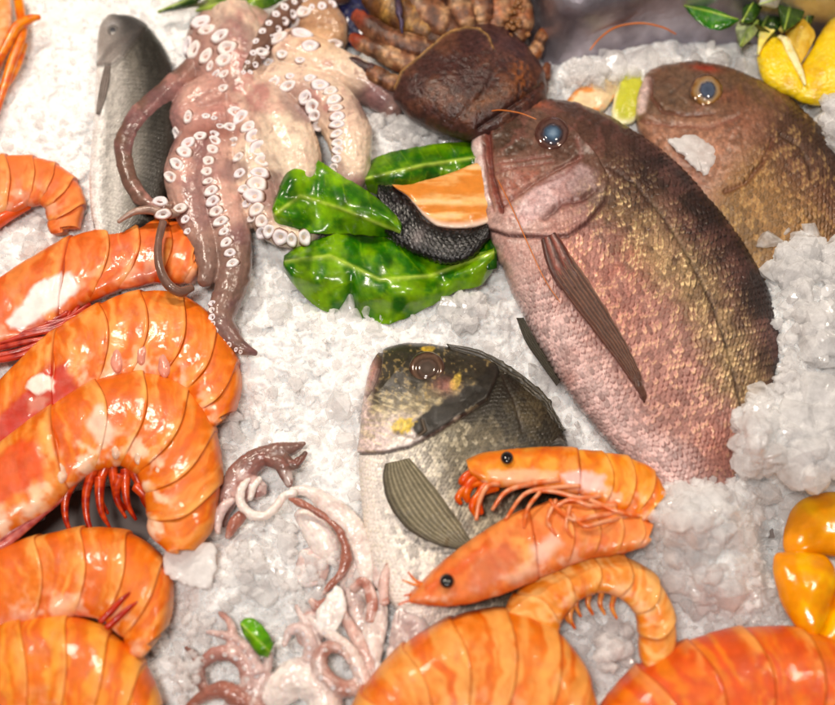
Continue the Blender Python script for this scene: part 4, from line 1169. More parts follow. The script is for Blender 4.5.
# B
B = [(-60, 436, -50, 500), (-20, 404, -22, 470), (18, 366, 16, 446), (55, 333, 52, 420), (90, 311, 86, 398), (122, 297, 114, 384), (152, 292, 138, 378), (182, 297, 160, 380), (208, 314, 178, 388), (226, 338, 190, 398), (237, 364, 196, 410), (240, 388, 203, 420), (233, 410, 214, 424)]
rb, ob = prawn(120, 350, 'big left prawn with a red head shell and one small white spot', B, [0, .36, .47, .57, .67, .77, .87, 1], 26, 30, 2.3, head=True, white=.75, red=.5, group=G, extra=[([(-10, 452), (4, 420), (24, 400), (56, 368), (72, 362), (80, 378), (92, 396), (90, 430), (20, 450)], hexc(204, 50, 40), .9, 5), ([(34, 388), (40, 380), (50, 377), (63, 381), (60, 391), (46, 395)], hexc(248, 228, 216), 1, 1.5), ([(34, 404), (44, 396), (56, 398), (50, 410), (38, 412)], hexc(226, 150, 130), .8, 3)])
for (x_, y_) in ((118, 357), (142, 350), (165, 362)):
    patch(rb, 'side_flap', [(x_ - 7, y_ + 8), (x_ - 6, y_ - 6), (x_, y_ - 14), (x_ + 6, y_ - 4), (x_ + 5, y_ + 10), (x_ - 1, y_ + 16)], 48, 7, hexc(232, 160, 140))
# C
Cst = [(-70, 512, -70, 600), (-30, 474, -34, 566), (0, 446, 2, 540), (28, 424, 46, 512), (60, 402, 74, 484), (92, 384, 94, 470), (122, 375, 112, 464), (152, 374, 126, 464), (182, 386, 138, 470), (204, 408, 146, 480), (216, 438, 150, 494), (220, 470, 152, 510), (217, 500, 153, 524), (211, 528, 158, 536), (196, 546, 170, 546)]
rc, oc_ = prawn(110, 440, 'big curled prawn at the left with fringed red swimming legs hanging under it', Cst, [0, .33, .43, .53, .63, .73, .84, 1], 36, 34, 3.7, head=True, white=.95, red=.15, group=G, extra=[([(-40, 500), (-10, 470), (10, 452), (30, 438), (46, 440), (53, 456), (52, 474), (30, 490), (0, 506), (-30, 524)], hexc(232, 84, 46), .8, 4), ([(94, 424), (102, 408), (110, 404), (114, 420), (122, 428), (120, 444), (104, 440)], hexc(246, 212, 190), .85, 4)])
for i in range(8):
    f = i / 7
    leg(rc, [(-40, 536 + 26 * f, 44, 4), (0, 514 + 30 * f + 3 * math.sin(i * 2), 48, 4.4), (30, 500 + 24 * f, 48, 4), (52 + 12 * f, 486 + 10 * f, 44, 3)], hexc(216, 130, 120), hexc(170, 70, 70))
for (x_, y_) in ((62, 470), (93, 446), (106, 428), (117, 446), (128, 436), (140, 452), (160, 466), (150, 444)):
    patch(rc, 'side_flap', [(x_ - 6, y_ + 8), (x_ - 6, y_ - 6), (x_, y_ - 12), (x_ + 6, y_ - 4), (x_ + 5, y_ + 9), (x_ - 1, y_ + 14)], 56, 9, hexc(240, 200, 176))
for (x_, y_, dx, L) in ((78, 474, -14, 62), (94, 468, -8, 70), (106, 466, -6, 48), (112, 462, 6, 56), (126, 470, 2, 50), (132, 468, 14, 48), (142, 476, 10, 40), (120, 476, -2, 34), (100, 478, 2, 50), (136, 486, 16, 30)):
    leg(rc, [(x_, y_, 46, 6), (x_ + dx * .7 - 2, y_ + L * .35, 42, 4.6), (x_ + dx * .9, y_ + L * .7, 36, 3.2), (x_ + dx + 8, y_ + L, 28, 1.6)], hexc(222, 88, 50), hexc(166, 40, 26), name='swimming_leg')
# D
D = [(-70, 590, -60, 664), (-30, 563, -28, 648), (5, 547, 4, 634), (40, 537, 38, 624), (75, 530, 70, 614), (105, 529, 94, 612), (132, 536, 110, 618), (154, 552, 122, 628), (168, 575, 130, 638), (171, 600, 134, 650), (164, 626, 144, 652)]
rd, od = prawn(90, 580, 'orange prawn tail below the curled one, ending beside a flat clear ice piece', D, [0, .22, .36, .50, .64, .78, 1], 36, 34, 4.2, white=.6, red=.5, group=G)
leg(rd, [(100, 622, 62, 3), (112, 610, 64, 3.4), (124, 598, 64, 2.4), (132, 592, 62, 1.2)], hexc(206, 60, 24), hexc(176, 40, 20))
leg(rd, [(106, 628, 62, 3), (120, 616, 64, 3.2), (132, 606, 64, 2.2), (142, 600, 62, 1.2)], hexc(206, 60, 24), hexc(176, 40, 20))
# E
E = [(-70, 668, -60, 770), (-30, 640, -30, 750), (5, 622, 10, 740), (40, 617, 40, 736), (75, 618, 62, 738), (105, 630, 78, 746), (130, 650, 90, 756), (148, 676, 98, 768), (157, 706, 104, 782), (160, 740, 106, 796)]
re_, oe = prawn(60, 670, 'frontmost prawn in the bottom left corner, blurred orange shell with yellow edges', E, [0, .18, .32, .46, .60, .74, .88, 1], 46, 40, 5.1, white=.5, red=.2, pale=hexc(248, 182, 84), group=G)
# F, G front blurred
Fs = [(338, 760, 400, 840), (350, 715, 402, 800), (368, 683, 412, 770), (400, 650, 430, 748), (440, 625, 452, 736), (482, 612, 474, 732), (522, 614, 496, 738), (556, 632, 516, 750), (580, 662, 530, 768), (594, 702, 540, 790), (600, 745, 545, 815)]
rf, of = prawn(480, 680, 'blurred striped orange prawn tail at the middle of the bottom edge', Fs, [0, .16, .30, .43, .56, .69, .82, 1], 54, 48, 6.2, white=.45, red=.15, pale=hexc(250, 188, 110), group='prawn tails at the bottom edge')
Gs = [(560, 780, 640, 860), (585, 738, 650, 820), (612, 696, 664, 785), (650, 662, 688, 762), (695, 642, 715, 748), (745, 631, 748, 742), (795, 631, 782, 744), (838, 642, 812, 756), (875, 664, 838, 774), (905, 700, 855, 800)]
rg_, og = prawn(720, 680, 'blurred red orange prawn tail in the bottom right corner', Gs, [0, .16, .30, .43, .56, .69, .82, 1], 52, 48, 7.9, white=.12, red=.5, base=hexc(236, 96, 30), pale=hexc(246, 150, 66), group='prawn tails at the bottom edge')
# H: small curled pale prawn
Hs = [(500, 640, 548, 672), (506, 612, 554, 640), (522, 588, 560, 618), (545, 568, 572, 602), (572, 555, 586, 593), (602, 552, 604, 590), (630, 560, 620, 596), (652, 576, 634, 608), (667, 600, 640, 622), (674, 628, 641, 640), (670, 655, 642, 656), (658, 672, 648, 668)]
rh, oh = prawn(590, 600, 'small pale orange prawn curled into a hook in front of the heads', Hs, [0, .14, .27, .40, .53, .66, .79, 1], 50, 20, 8.4, white=.5, red=.0, base=hexc(240, 148, 64), pale=hexc(250, 206, 140), group='small prawns', scal=2.5)
for (x_, y_) in ((566, 606), (578, 600), (590, 598), (602, 598), (614, 602), (572, 612)):
    leg(rh, [(x_, y_ - 6, 52, 3), (x_ - 2, y_ + 6, 50, 2.6), (x_ + 3, y_ + 17, 46, 1.4)], hexc(238, 160, 90), hexc(220, 110, 50), name='swimming_leg')
# I: prawn with head pointing left
Is = [(409, 596, 410, 600), (422, 583, 420, 602), (440, 566, 442, 604), (462, 549, 470, 601), (490, 530, 500, 592), (520, 514, 528, 580), (552, 503, 560, 566), (582, 500, 588, 556), (608, 504, 610, 552), (632, 514, 626, 548), (650, 526, 640, 544)]
ri, oi = prawn(520, 560, 'small orange prawn with a round black eye pointing left over the bream', Is, [0, .52, .62, .72, .82, .92, 1], 64, 22, 9.3, head=True, white=.5, red=.2, base=hexc(240, 128, 50), hue=hexc(238, 140, 90), group='small prawns', scal=2.5, extra=[([(470, 560), (500, 540), (520, 550), (505, 575), (480, 590), (466, 582)], hexc(214, 110, 80), .6, 6), ([(425, 584), (450, 566), (486, 540), (490, 546), (455, 574), (430, 592)], hexc(224, 90, 34), .7, 3), ([(530, 545), (550, 530), (560, 540), (545, 558), (532, 560)], hexc(246, 214, 196), .7, 5), ([(500, 575), (530, 560), (540, 566), (515, 582)], hexc(240, 196, 170), .6, 5)])
bead_eye(ri, 447, 581, 84, 7.5); bead_eye(ri, 450, 601, 66, 6)
patch(ri, 'eye_stalk', [(452, 590), (450, 578), (460, 572), (468, 578), (468, 592), (458, 598)], 74, 7, hexc(236, 170, 140))
leg(ri, [(448, 574, 78, 4), (428, 588, 74, 3), (410, 598, 68, 1.6)], hexc(238, 110, 40), hexc(214, 80, 30), name='rostrum')
for k, (ex, ey) in enumerate(((402, 580), (404, 596), (398, 605), (408, 572))):
    leg(ri, [(432, 586 + k, 74, 2.2), (416, (586 + ey) / 2 + 2, 72, 1.6), (ex, ey, 70, .8)], hexc(240, 140, 60), hexc(226, 100, 40), name='feeler')
# J: upper small prawn
Js = [(466, 460, 470, 474), (484, 454, 486, 484), (510, 451, 512, 486), (540, 449, 542, 486), (570, 450, 572, 490), (598, 453, 598, 500), (622, 457, 618, 508), (642, 465, 630, 512), (656, 478, 634, 514), (663, 494, 638, 520)]
rj, oj = prawn(560, 470, 'small orange prawn lying across the bream tail with many thin pale legs', Js, [0, .50, .62, .74, .87, 1], 64, 20, 10.6, head=True, white=.7, red=.2, base=hexc(244, 140, 50), pale=hexc(250, 184, 90), group='small prawns', scal=2.5, extra=[([(486, 470), (520, 468), (556, 472), (554, 480), (515, 482), (488, 478)], hexc(248, 206, 170), .7, 3), ([(560, 474), (580, 470), (600, 474), (604, 488), (585, 490), (566, 484)], hexc(244, 206, 200), .85, 3), ([(470, 458), (500, 452), (560, 450), (556, 456), (510, 458), (480, 463)], hexc(226, 100, 36), .6, 3)])
bead_eye(rj, 507, 458, 82, 6.5)
for (x_, y_, r_, dx, dy) in ((470, 486, 9, -8, 16), (482, 492, 8, -4, 22), (466, 480, 7, -10, 4), (476, 500, 6, -2, 16), (462, 494, 6, -4, 10)):
    leg(rj, [(x_ + 22, y_ - 12, 72, r_ * .5), (x_ + 4, y_ - 6, 72, r_ * .62), (x_ - 4, y_ + dy * .4, 70, r_ * .6), (x_ + dx * .2, y_ + dy, 66, r_ * .35)], hexc(244, 120, 40), hexc(226, 86, 26), name='leg_plate')
PL = hexc(242, 170, 130); PO = hexc(236, 120, 66)
for p_ in ([(500, 484, 78, 2.6), (488, 486, 80, 2.6), (480, 500, 78, 2.4), (476, 520, 72, 2)],
           [(560, 480, 80, 2.6), (530, 484, 82, 2.6), (506, 492, 80, 2.4), (492, 510, 74, 1.8)],
           [(580, 486, 80, 2.6), (552, 488, 82, 2.4), (525, 494, 80, 2.2), (505, 520, 74, 1.6)],
           [(600, 496, 78, 2.6), (580, 498, 82, 2.6), (556, 492, 82, 2.4), (534, 490, 80, 2.2)],
           [(616, 506, 76, 2.6), (590, 506, 84, 2.6), (570, 500, 84, 2.4), (548, 512, 80, 1.8)],
           [(624, 512, 76, 2.6), (596, 516, 86, 2.6), (574, 520, 86, 2.4), (556, 508, 84, 2.2), (550, 500, 82, 1.8)],
           [(630, 516, 76, 2.4), (604, 522, 88, 2.4), (584, 526, 88, 2.2), (572, 514, 86, 1.8)],
           [(556, 500, 82, 2), (548, 520, 84, 2), (556, 536, 82, 1.4)], [(570, 506, 84, 2), (566, 526, 86, 1.8), (574, 540, 82, 1.2)],
           [(540, 492, 82, 2), (528, 508, 84, 2), (524, 528, 82, 1.4)], [(590, 500, 82, 2.4), (618, 512, 84, 2.2), (640, 516, 80, 1.8)]):
    leg(rj, p_, PL, PO)
patch(rj, 'tail_base', [(606, 532), (610, 518), (622, 512), (636, 520), (640, 536), (632, 550), (618, 552)], 66, 14, hexc(232, 84, 42))
leg(rj, [(626, 524, 72, 5), (640, 518, 74, 5), (656, 516, 70, 4)], hexc(246, 170, 80), hexc(232, 120, 50), name='tail_fin')
# K left edge, blurred, behind
K = [(-60, 170, -60, 228), (-30, 162, -30, 222), (0, 158, 0, 214), (25, 157, 22, 208), (48, 162, 38, 202), (66, 172, 46, 204), (79, 188, 50, 212), (82, 208, 52, 222), (76, 228, 54, 232)]
rk, ok = prawn(30, 190, 'blurred orange prawn tail poking in at the left edge, farthest up', K, [0, .34, .48, .60, .72, .86, 1], 20, 16, 11.4, white=.5, red=.3, hue=hexc(238, 130, 90), group=None)
leg(rk, [(-20, 236, 18, 6), (0, 220, 22, 7), (16, 212, 22, 5), (30, 206, 22, 3)], hexc(236, 100, 60), hexc(220, 90, 40))
# antennae and legs in the upper left corner
tl = thing('crustacean_legs', 20, 50, 10, 'blurred bundle of thin orange crustacean legs in the top left corner', 'crustacean legs')
for p_ in ([(16, -14, 30, 5), (20, 10, 34, 5), (22, 34, 34, 5), (12, 62, 30, 5), (0, 100, 24, 4), (-10, 130, 20, 3)],
           [(40, 17, 40, 2.5), (30, 19, 42, 4.5), (16, 28, 42, 5.5), (4, 50, 38, 5), (-14, 82, 30, 4)],
           [(24, 44, 24, 4), (18, 62, 24, 4.5), (10, 78, 22, 4.5), (0, 90, 20, 4), (-12, 98, 20, 3)]):
    leg(tl, p_, hexc(246, 148, 50), hexc(226, 104, 26), n=40, nr=12)
leg(tl, [(0, -20, 20, 9), (2, 20, 24, 10), (-4, 60, 24, 8), (-12, 90, 20, 5)], hexc(244, 196, 150), hexc(240, 160, 100), n=40, nr=12)
# loose feelers
wk = tag(whisker(None, [(590, 50, 40, .8), (600, 38, 48, 1.0), (616, 27, 54, 1.1), (640, 23, 54, 1.1), (662, 27, 50, 1.0), (676, 34, 40, .8)], name='prawn_feeler'), 'thin orange feeler arching over the ice in front of the steel wall', 'feeler', 'loose feelers')
wk = tag(whisker(None, [(486, 112, 62, .5), (500, 110, 72, .6), (520, 113, 80, .6), (536, 119, 84, .5)], name='prawn_feeler'), 'hair thin feeler curving from the big snapper mouth to its eye', 'feeler', 'loose feelers')
wk = tag(whisker(None, [(498, 180, 70, .45), (512, 208, 82, .55), (528, 244, 90, .6), (545, 280, 94, .55), (560, 302, 92, .45)], name='prawn_feeler'), 'straight hair thin feeler lying across the big snapper gill cover', 'feeler', 'loose feelers')
# ---------------------------------------------------------------- lettuce
def leaf(name, st, root, h, hf, c1, c2, vein, seed, th=1.6, label=None, nu=110, nv=70, veins=7, rag=1.0):
    def hfn(x, y, u, v):
        return hf(x, y, u, v) + 20 * fbm(x / 40, y / 40, seed, 2, 101) + 1.6 * fbm(x / 12, y / 12, seed, 2, 102)
    def fn(c):
        n = fbm(c.x / 16, c.y / 16, seed, 4, 103); n2 = fbm(c.x / 5, c.y / 5, seed, 3, 104)
        col = mixc(np.broadcast_to(c1, c.x.shape + (3,)), c2, ss(-.35, .35, n))
        pm, pv = vein
        d = np.zeros(c.x.shape)
        dm, pp, sd = dpoly(c.x, c.y, pm)
        mv = np.exp(-(dm / (1.9 if nu > 60 else .8)) ** 2)
        col = mixc(col, hexc(190, 214, 110), mv * .8); d += 1.2 * mv
        # side veins
        k = np.abs(np.sin((pp * veins + dm / 36 * .9 + .1 * n) * math.pi))
        sv_ = (1 - ss(0, .16, k)) * ss(2, 8, dm)
        col = mixc(col, hexc(166, 200, 84), sv_ * .28); d += .5 * sv_
        f3 = worley(c.x / 4.5, c.y / 4.5, int(seed * 10))[0];  col = mixc(col, hexc(150, 190, 70), .22 * ss(.55, .8, f3))
        edge = ss(.94, 1.0, np.abs(c.v - .5) * 2)
        col = mixc(col, hexc(22, 70, 16), .7 * ss(.05, .45, fbm(c.x / 24, c.y / 24, seed + 2, 3, 107)))
        col = mixc(col, hexc(70, 60, 24), edge * .4 * ss(-.1, .3, n2))
        return col * (1 + .18 * n2)[..., None], M3(c, .28, 0, .12), d
    st = [tuple(np.array(s_, float) + RNG.normal(size=4) * .0) for s_ in st]
    # ragged edge
    q = spline(st, 46)
    e = fbm(q[:, 0] / 5, q[:, 1] / 5, seed, 2, 7); e2 = fbm(q[:, 2] / 5, q[:, 3] / 5, seed, 2, 8)
    dr = q[:, 2:] - q[:, :2]; dr /= np.linalg.norm(dr, axis=1, keepdims=True) + 1e-6
    q[:, :2] += dr * (e * rag)[:, None]; q[:, 2:] += dr * (e2 * rag)[:, None]
    return strip(name, q, MAT_LEAF, root, th, h=h, nu=nu, nv=nv, nb=30, fn=fn, hfn=hfn, power=.3)
LG1, LG2, LG3 = hexc(52, 116, 20), hexc(126, 168, 38), hexc(26, 78, 18)
GL = 'lettuce leaves under the salmon'
def solo(o, label, cat, group=None): return tag(o, label, cat, group)
solo(leaf('lettuce_leaf', [(284, 256, 283, 270), (298, 246, 298, 290), (320, 238, 322, 310), (340, 233, 342, 311), (352, 232, 352, 300), (366, 233, 358, 321), (386, 238, 378, 325), (408, 246, 402, 320), (434, 254, 430, 306), (462, 256, 458, 291), (482, 240, 480, 286), (494, 240, 495, 268)],
     None, 27, lambda x, y, u, v: 16 * np.sin(v * math.pi) - 6 * v, hexc(50, 112, 20), hexc(126, 168, 40), ([(286, 262), (330, 256), (380, 280), (430, 276), (495, 252)], 0), 3.1),
     'crinkled green lettuce leaf spread over the ice below the salmon', 'lettuce leaf', GL)
solo(leaf('lettuce_leaf', [(360, 166, 368, 192), (385, 154, 388, 196), (415, 147, 418, 190), (445, 143, 450, 180), (474, 142, 478, 176)], None, 26, lambda x, y, u, v: 12 * np.sin(v * math.pi), hexc(46, 106, 26), hexc(110, 152, 40),
     ([(362, 180), (420, 166), (476, 158)], 0), 5.3), 'lettuce leaf standing behind the salmon slice', 'lettuce leaf', GL)
solo(leaf('lettuce_leaf', [(273, 205, 272, 214), (284, 176, 276, 226), (300, 154, 296, 232), (318, 160, 320, 234), (338, 173, 346, 234), (360, 186, 370, 236), (385, 204, 388, 238), (402, 222, 400, 240)],
     None, 44, lambda x, y, u, v: 18 * np.sin(v * math.pi) - 14 * v, hexc(58, 118, 14), hexc(134, 180, 28), ([(276, 214), (300, 196), (340, 208), (400, 232)], 0), 1.3),
     'bright glossy lettuce leaf folded up in front of the octopus', 'lettuce leaf', GL)
solo(leaf('lettuce_leaf', [(478, 246, 480, 262), (486, 238, 488, 270), (496, 240, 497, 268)], None, 26, lambda x, y, u, v: 6 * np.sin(v * math.pi), LG3, LG1, ([(478, 254), (497, 252)], 0), 9.3, nu=30, nv=24),
     'small dark curl of lettuce between salmon and big snapper', 'lettuce leaf', GL)

# ---------------------------------------------------------------- salmon piece
sal = thing('salmon_steak', 430, 215, 20, 'thick orange salmon slice with black scaly skin lying on lettuce', 'salmon')
def sal_fn(c):
    n = fbm(c.x / 40, c.y / 7, 1, 4, 111); n2 = fbm(c.x / 6, c.y / 4, 1, 3, 112)
    col = mixc(np.broadcast_to(hexc(226, 146, 76), c.x.shape + (3,)), hexc(246, 200, 140), ss(-.2, .4, n + .1 * n2))
    col = mixc(col, hexc(240, 214, 196), ss(.86, .97, c.v) + .25 * ss(.3, .5, n))
    return col, M3(c, .25, 0, .3), .9 * n + .5 * n2
strip('flesh', [(392, 185, 396, 190), (408, 185, 410, 200), (428, 180, 422, 215), (448, 174, 436, 226), (466, 167, 454, 229), (484, 161, 474, 228), (500, 160, 494, 222)], MAT_PRAWN, sal, 12, h=40, nu=90, nv=60, fn=sal_fn, power=.35)
def skn_fn(c):
    n = fbm(c.x / 9, c.y / 9, 1, 3, 121)
    sc, tone, f = scale_field(c, 5.5, 5.5, 122)
    col = np.zeros(c.x.shape + (3,)) + hexc(14, 13, 14)
    col = mixc(col, hexc(96, 92, 96), (tone > .8) * ss(.3, .7, f) * .4)
    col = mixc(col, hexc(150, 140, 140), .6 * blob(c.x, c.y, 418, 238, 5, 9, 30))
    col = mixc(col, hexc(200, 170, 150), 1 - ss(.0, .05, c.v))
    return col, M3(c, .3, .1, 0), 1.6 * sc + 1.2 * n
strip('skin', [(378, 186, 379, 192), (386, 186, 380, 214), (398, 188, 386, 232), (410, 202, 400, 246), (422, 218, 420, 256), (438, 228, 438, 262), (456, 231, 456, 263), (474, 229, 474, 256), (488, 224, 488, 240)], MAT_FISH, sal, 16, h=34, nu=130, nv=70, fn=skn_fn, power=.5)

# ---------------------------------------------------------------- crab
crab = thing('crab', 460, 80, 10, 'dark brown crab with smooth rounded shell and mottled legs fanned upward', 'crab')
def cr_fn(base, mot, seed, spots=None):
    def fn(c):
        n = fbm(c.x / 12, c.y / 12, seed, 4, 131); n2 = fbm(c.x / 4, c.y / 4, seed, 3, 132)
        col = mixc(np.broadcast_to(base, c.x.shape + (3,)), mot, ss(-.1, .45, n + .2 * n2))
        col = mixc(col, hexc(60, 34, 30), ss(.15, .5, -n + .3 * n2) * .8)
        if hasattr(c, 'u') and spots is not None:
            col = mixc(col, spots, ss(.80, .92, c.u))
        rib = np.abs(np.sin(c.u * 7 + n)) ** 14 + .6 * np.exp(-((np.abs(np.sin(c.phi)) - .55) / .08) ** 2)
        col = mixc(col, hexc(50, 30, 26), .5 * rib)
        return col * (1 + .45 * n2)[..., None], M3(c, .36, 0, .03), 1.0 * n + 1.2 * n2 - .8 * rib
    return fn
def cara_fn(c):
    n = fbm(c.x / 18, c.y / 18, 1, 4, 141); n2 = fbm(c.x / 3, c.y / 3, 1, 3, 142)
    col = mixc(np.broadcast_to(hexc(70, 42, 38), c.x.shape + (3,)), hexc(98, 62, 48), ss(-.1, .5, n))
    col = mixc(col, hexc(74, 52, 58), .7 * blob(c.x, c.y, 510, 50, 32, 18))
    col = mixc(col, hexc(156, 92, 50), .7 * blob(c.x, c.y, 518, 82, 10, 20) * ss(-.3, .3, n2))
    col = mixc(col, hexc(120, 76, 48), .7 * blob(c.x, c.y, 482, 108, 26, 8, -25))
    r, _, sd = dpoly(c.x, c.y, [(396, 90), (404, 76), (424, 60), (446, 42), (466, 34), (478, 36), (486, 44), (491, 56)])
    col = mixc(col, hexc(190, 150, 100), .85 * np.exp(-(r / 1.4) ** 2))
    g2, _, _ = dpoly(c.x, c.y, [(492, 50), (494, 80), (480, 104), (452, 128)])
    g3, _, _ = dpoly(c.x, c.y, [(540, 88), (520, 104), (500, 118), (478, 132)])
    d = 1.6 * n + .5 * n2 + 1.2 * np.exp(-(r / 1.8) ** 2) + 2.5 * np.where(sd > 0, np.exp(-r / 10), 0) - 2.4 * np.exp(-(g2 / 4) ** 2) - 3 * np.exp(-(g3 / 2) ** 2)
    return col * (1 + .3 * n2)[..., None], M3(c, .36, 0, .02), d
LB, LM = hexc(134, 88, 64), hexc(192, 152, 118)
legs = [([(424, 92, 30, 10), (396, 84, 38, 9), (374, 74, 42, 9.5), (368, 70, 44, 6)], LB, LM, None), ([(374, 72, 42, 7.5), (356, 64, 44, 6.5), (342, 57, 44, 5), (329, 49, 40, 2.5)], hexc(70, 48, 48), hexc(90, 66, 66), None),
        ([(434, 72, 36, 11), (408, 64, 46, 10.5), (382, 52, 50, 9), (360, 42, 48, 7), (352, 36, 44, 4)], LB, LM, hexc(150, 66, 48)),
        ([(448, 60, 40, 12), (424, 51, 50, 12), (396, 42, 54, 11), (370, 26, 52, 9), (356, 14, 48, 6)], LB, LM, hexc(140, 66, 50)),
        ([(452, 46, 36, 12), (424, 30, 46, 17), (396, 12, 50, 20), (376, -8, 46, 16)], hexc(120, 78, 44), hexc(190, 148, 90), None),
        ([(462, 42, 40, 10), (442, 26, 52, 15), (420, 8, 56, 17), (404, -14, 52, 15)], LB, hexc(190, 150, 116), None),
        ([(472, 36, 42, 9), (462, 16, 54, 13), (452, -10, 54, 14)], LB, LM, None), ([(482, 32, 42, 8), (482, 10, 54, 12), (478, -14, 54, 13)], LB, LM, None),
        ([(494, 34, 42, 8), (500, 12, 50, 11), (502, -14, 50, 12)], hexc(160, 100, 70), LM, None), ([(512, 44, 36, 8), (520, 22, 44, 12), (514, -2, 44, 13), (512, -18, 40, 12)], hexc(150, 96, 66), LM, None),
        ([(530, 72, 26, 8), (536, 50, 32, 7.5), (543, 34, 32, 6), (546, 30, 30, 3.5)], hexc(140, 84, 50), LM, hexc(170, 96, 56)), ([(534, 118, 20, 8), (540, 92, 26, 8), (546, 72, 26, 5), (548, 64, 24, 3)], hexc(120, 66, 42), LB, None),
        ([(528, 122, 20, 10), (536, 100, 24, 10), (536, 84, 24, 6)], hexc(110, 62, 44), LB, None)]
for i, (p_, b_, m_, s_) in enumerate(legs):
    p_ = [(a, b, hh_, r_ * (1.0 if i in (0, 1, 10, 11, 12) else 1.16)) for (a, b, hh_, r_) in p_]
    tube('leg', p_, MAT_SHELL, crab, n=50, nr=20, flat=.8, fn=cr_fn(b_, m_, i * 1.7, s_))
for p_ in ([(396, -12, 70, 4), (399, 10, 76, 4), (402, 33, 70, 1.2)],):
    tube('spine', p_, MAT_SHELL, crab, n=24, nr=10, fn=cr_fn(hexc(84, 70, 100), hexc(110, 96, 128), 3))
for k in range(26):   # rough knobs on the last leg
    a_, b_ = RNG.uniform(506, 528), RNG.uniform(0, 36)
    patch(crab, 'knob', [(a_ + 3 * math.cos(t), b_ + 3 * math.sin(t)) for t in np.linspace(0, 6.28, 7)[:-1]], 60 - abs(a_ - 517) * .8, 3, hexc(140, 98, 66), MAT_SHELL, nrad=5, nang=12, mask_s=0)
dome('carapace', [(394, 98), (399, 76), (416, 56), (436, 38), (458, 26), (482, 20), (506, 26), (526, 44), (541, 66), (547, 90), (545, 112), (530, 128), (500, 140), (468, 142), (436, 132), (410, 118)], MAT_SHELL, crab, 44, h=34, nrad=110, nang=260, fn=cara_fn, power=.5)
# deep blue cloth corner between octopus and crab
tag(patch(None, 'blue_wrapper', [(322, -16), (340, -20), (366, -18), (380, 10), (372, 40), (350, 46), (336, 30), (326, 8)], 8, 14, hexc(34, 36, 78), MAT_EYE, rough=.4, rel=4), 'dark blue shiny wrapper in shadow between octopus and crab', 'wrapper')

# ---------------------------------------------------------------- lemons, slices and sprigs
def rind(c, col, n):
    pits = vnoise(c.x / 2.2, c.y / 2.2, 3, 151)
    col = mixc(col, hexc(226, 160, 20), .5 * ss(.0, .6, n))
    return mixc(col, hexc(250, 226, 90), .5 * ss(.2, .7, pits))
lem = thing('carved_lemon', 800, 70, 20, 'bright yellow lemon carved with a zigzag crown behind the brown snapper', 'lemon')
def lemfn(base):
    def fn(c):
        n = fbm(c.x / 14, c.y / 14, 3, 3, 152); pits = vnoise(c.x / 2.0, c.y / 2.0, 3, 151)
        col = rind(c, np.zeros(c.x.shape + (3,)) + base, n)
        return col, M3(c, .34, 0, .2), 1.0 * n - .5 * pits
    return fn
Y = hexc(250, 214, 14)
dome('rind', [(757, 60), (759, 52), (764, 44), (773, 37), (783, 36), (790, 46), (797, 62), (806, 84), (808, 100), (796, 99), (780, 93), (766, 84), (760, 74)], MAT_RIND, lem, 18, h=34, nrad=40, nang=110, fn=lemfn(Y), power=.5)
dome('rind', [(792, 96), (794, 78), (802, 64), (812, 48), (823, 30), (837, 13), (860, 8), (886, 30), (890, 66), (872, 98), (838, 106), (808, 104)], MAT_RIND, lem, 24, h=34, nrad=50, nang=120, fn=lemfn(Y), power=.5)
strip('pith_edge', [(780, 35, 777, 37), (788, 38, 782, 42), (793, 48, 786, 52), (799, 60, 792, 63), (804, 74, 799, 76), (806, 84, 804, 86)], MAT_RIND, lem, 3.5, h=50, nu=50, nv=16, fn=lambda c: (mixc(np.zeros(c.x.shape + (3,)) + hexc(250, 238, 180), hexc(244, 222, 130), ss(0, .5, fbm(c.x / 4, c.y / 4))), M3(c, .45, 0, .2), .6 * fbm(c.x / 4, c.y / 4)), power=.6)
strip('petal', [(757, 52, 758, 56), (759, 30, 764, 44), (762, 20, 772, 34), (776, 21, 778, 30), (784, 29, 782, 33)], MAT_RIND, lem, 4, h=40, nu=40, nv=16, fn=lambda c: (mixc(np.zeros(c.x.shape + (3,)) + hexc(250, 232, 120), hexc(250, 240, 190), ss(.1, .5, fbm(c.x / 6, c.y / 6))), M3(c, .35, 0, .3), .4 * fbm(c.x / 4, c.y / 4)), power=.5)
strip('flesh', [(790, 14, 796, 11), (785, 26, 806, 22), (786, 38, 815, 34), (792, 50, 812, 44), (798, 66, 800, 64)], MAT_RIND, lem, 8, h=36, nu=50, nv=30, fn=lambda c: (mixc(np.zeros(c.x.shape + (3,)) + hexc(226, 178, 40), hexc(240, 206, 90), ss(-.3, .4, fbm(c.x / 5, c.y / 9))), M3(c, .2, 0, .4), 1.2 * fbm(c.x / 5, c.y / 9)), power=.5)
l2 = dome('lemon', [(816, 18), (824, 4), (840, -6), (866, -8), (880, 10), (866, 26), (840, 26), (824, 28)], MAT_RIND, None, 18, h=24, nrad=30, nang=80, fn=lemfn(hexc(236, 188, 40)), power=.5)
tag(l2, 'partly seen lemon at the right edge behind the carved one', 'lemon')
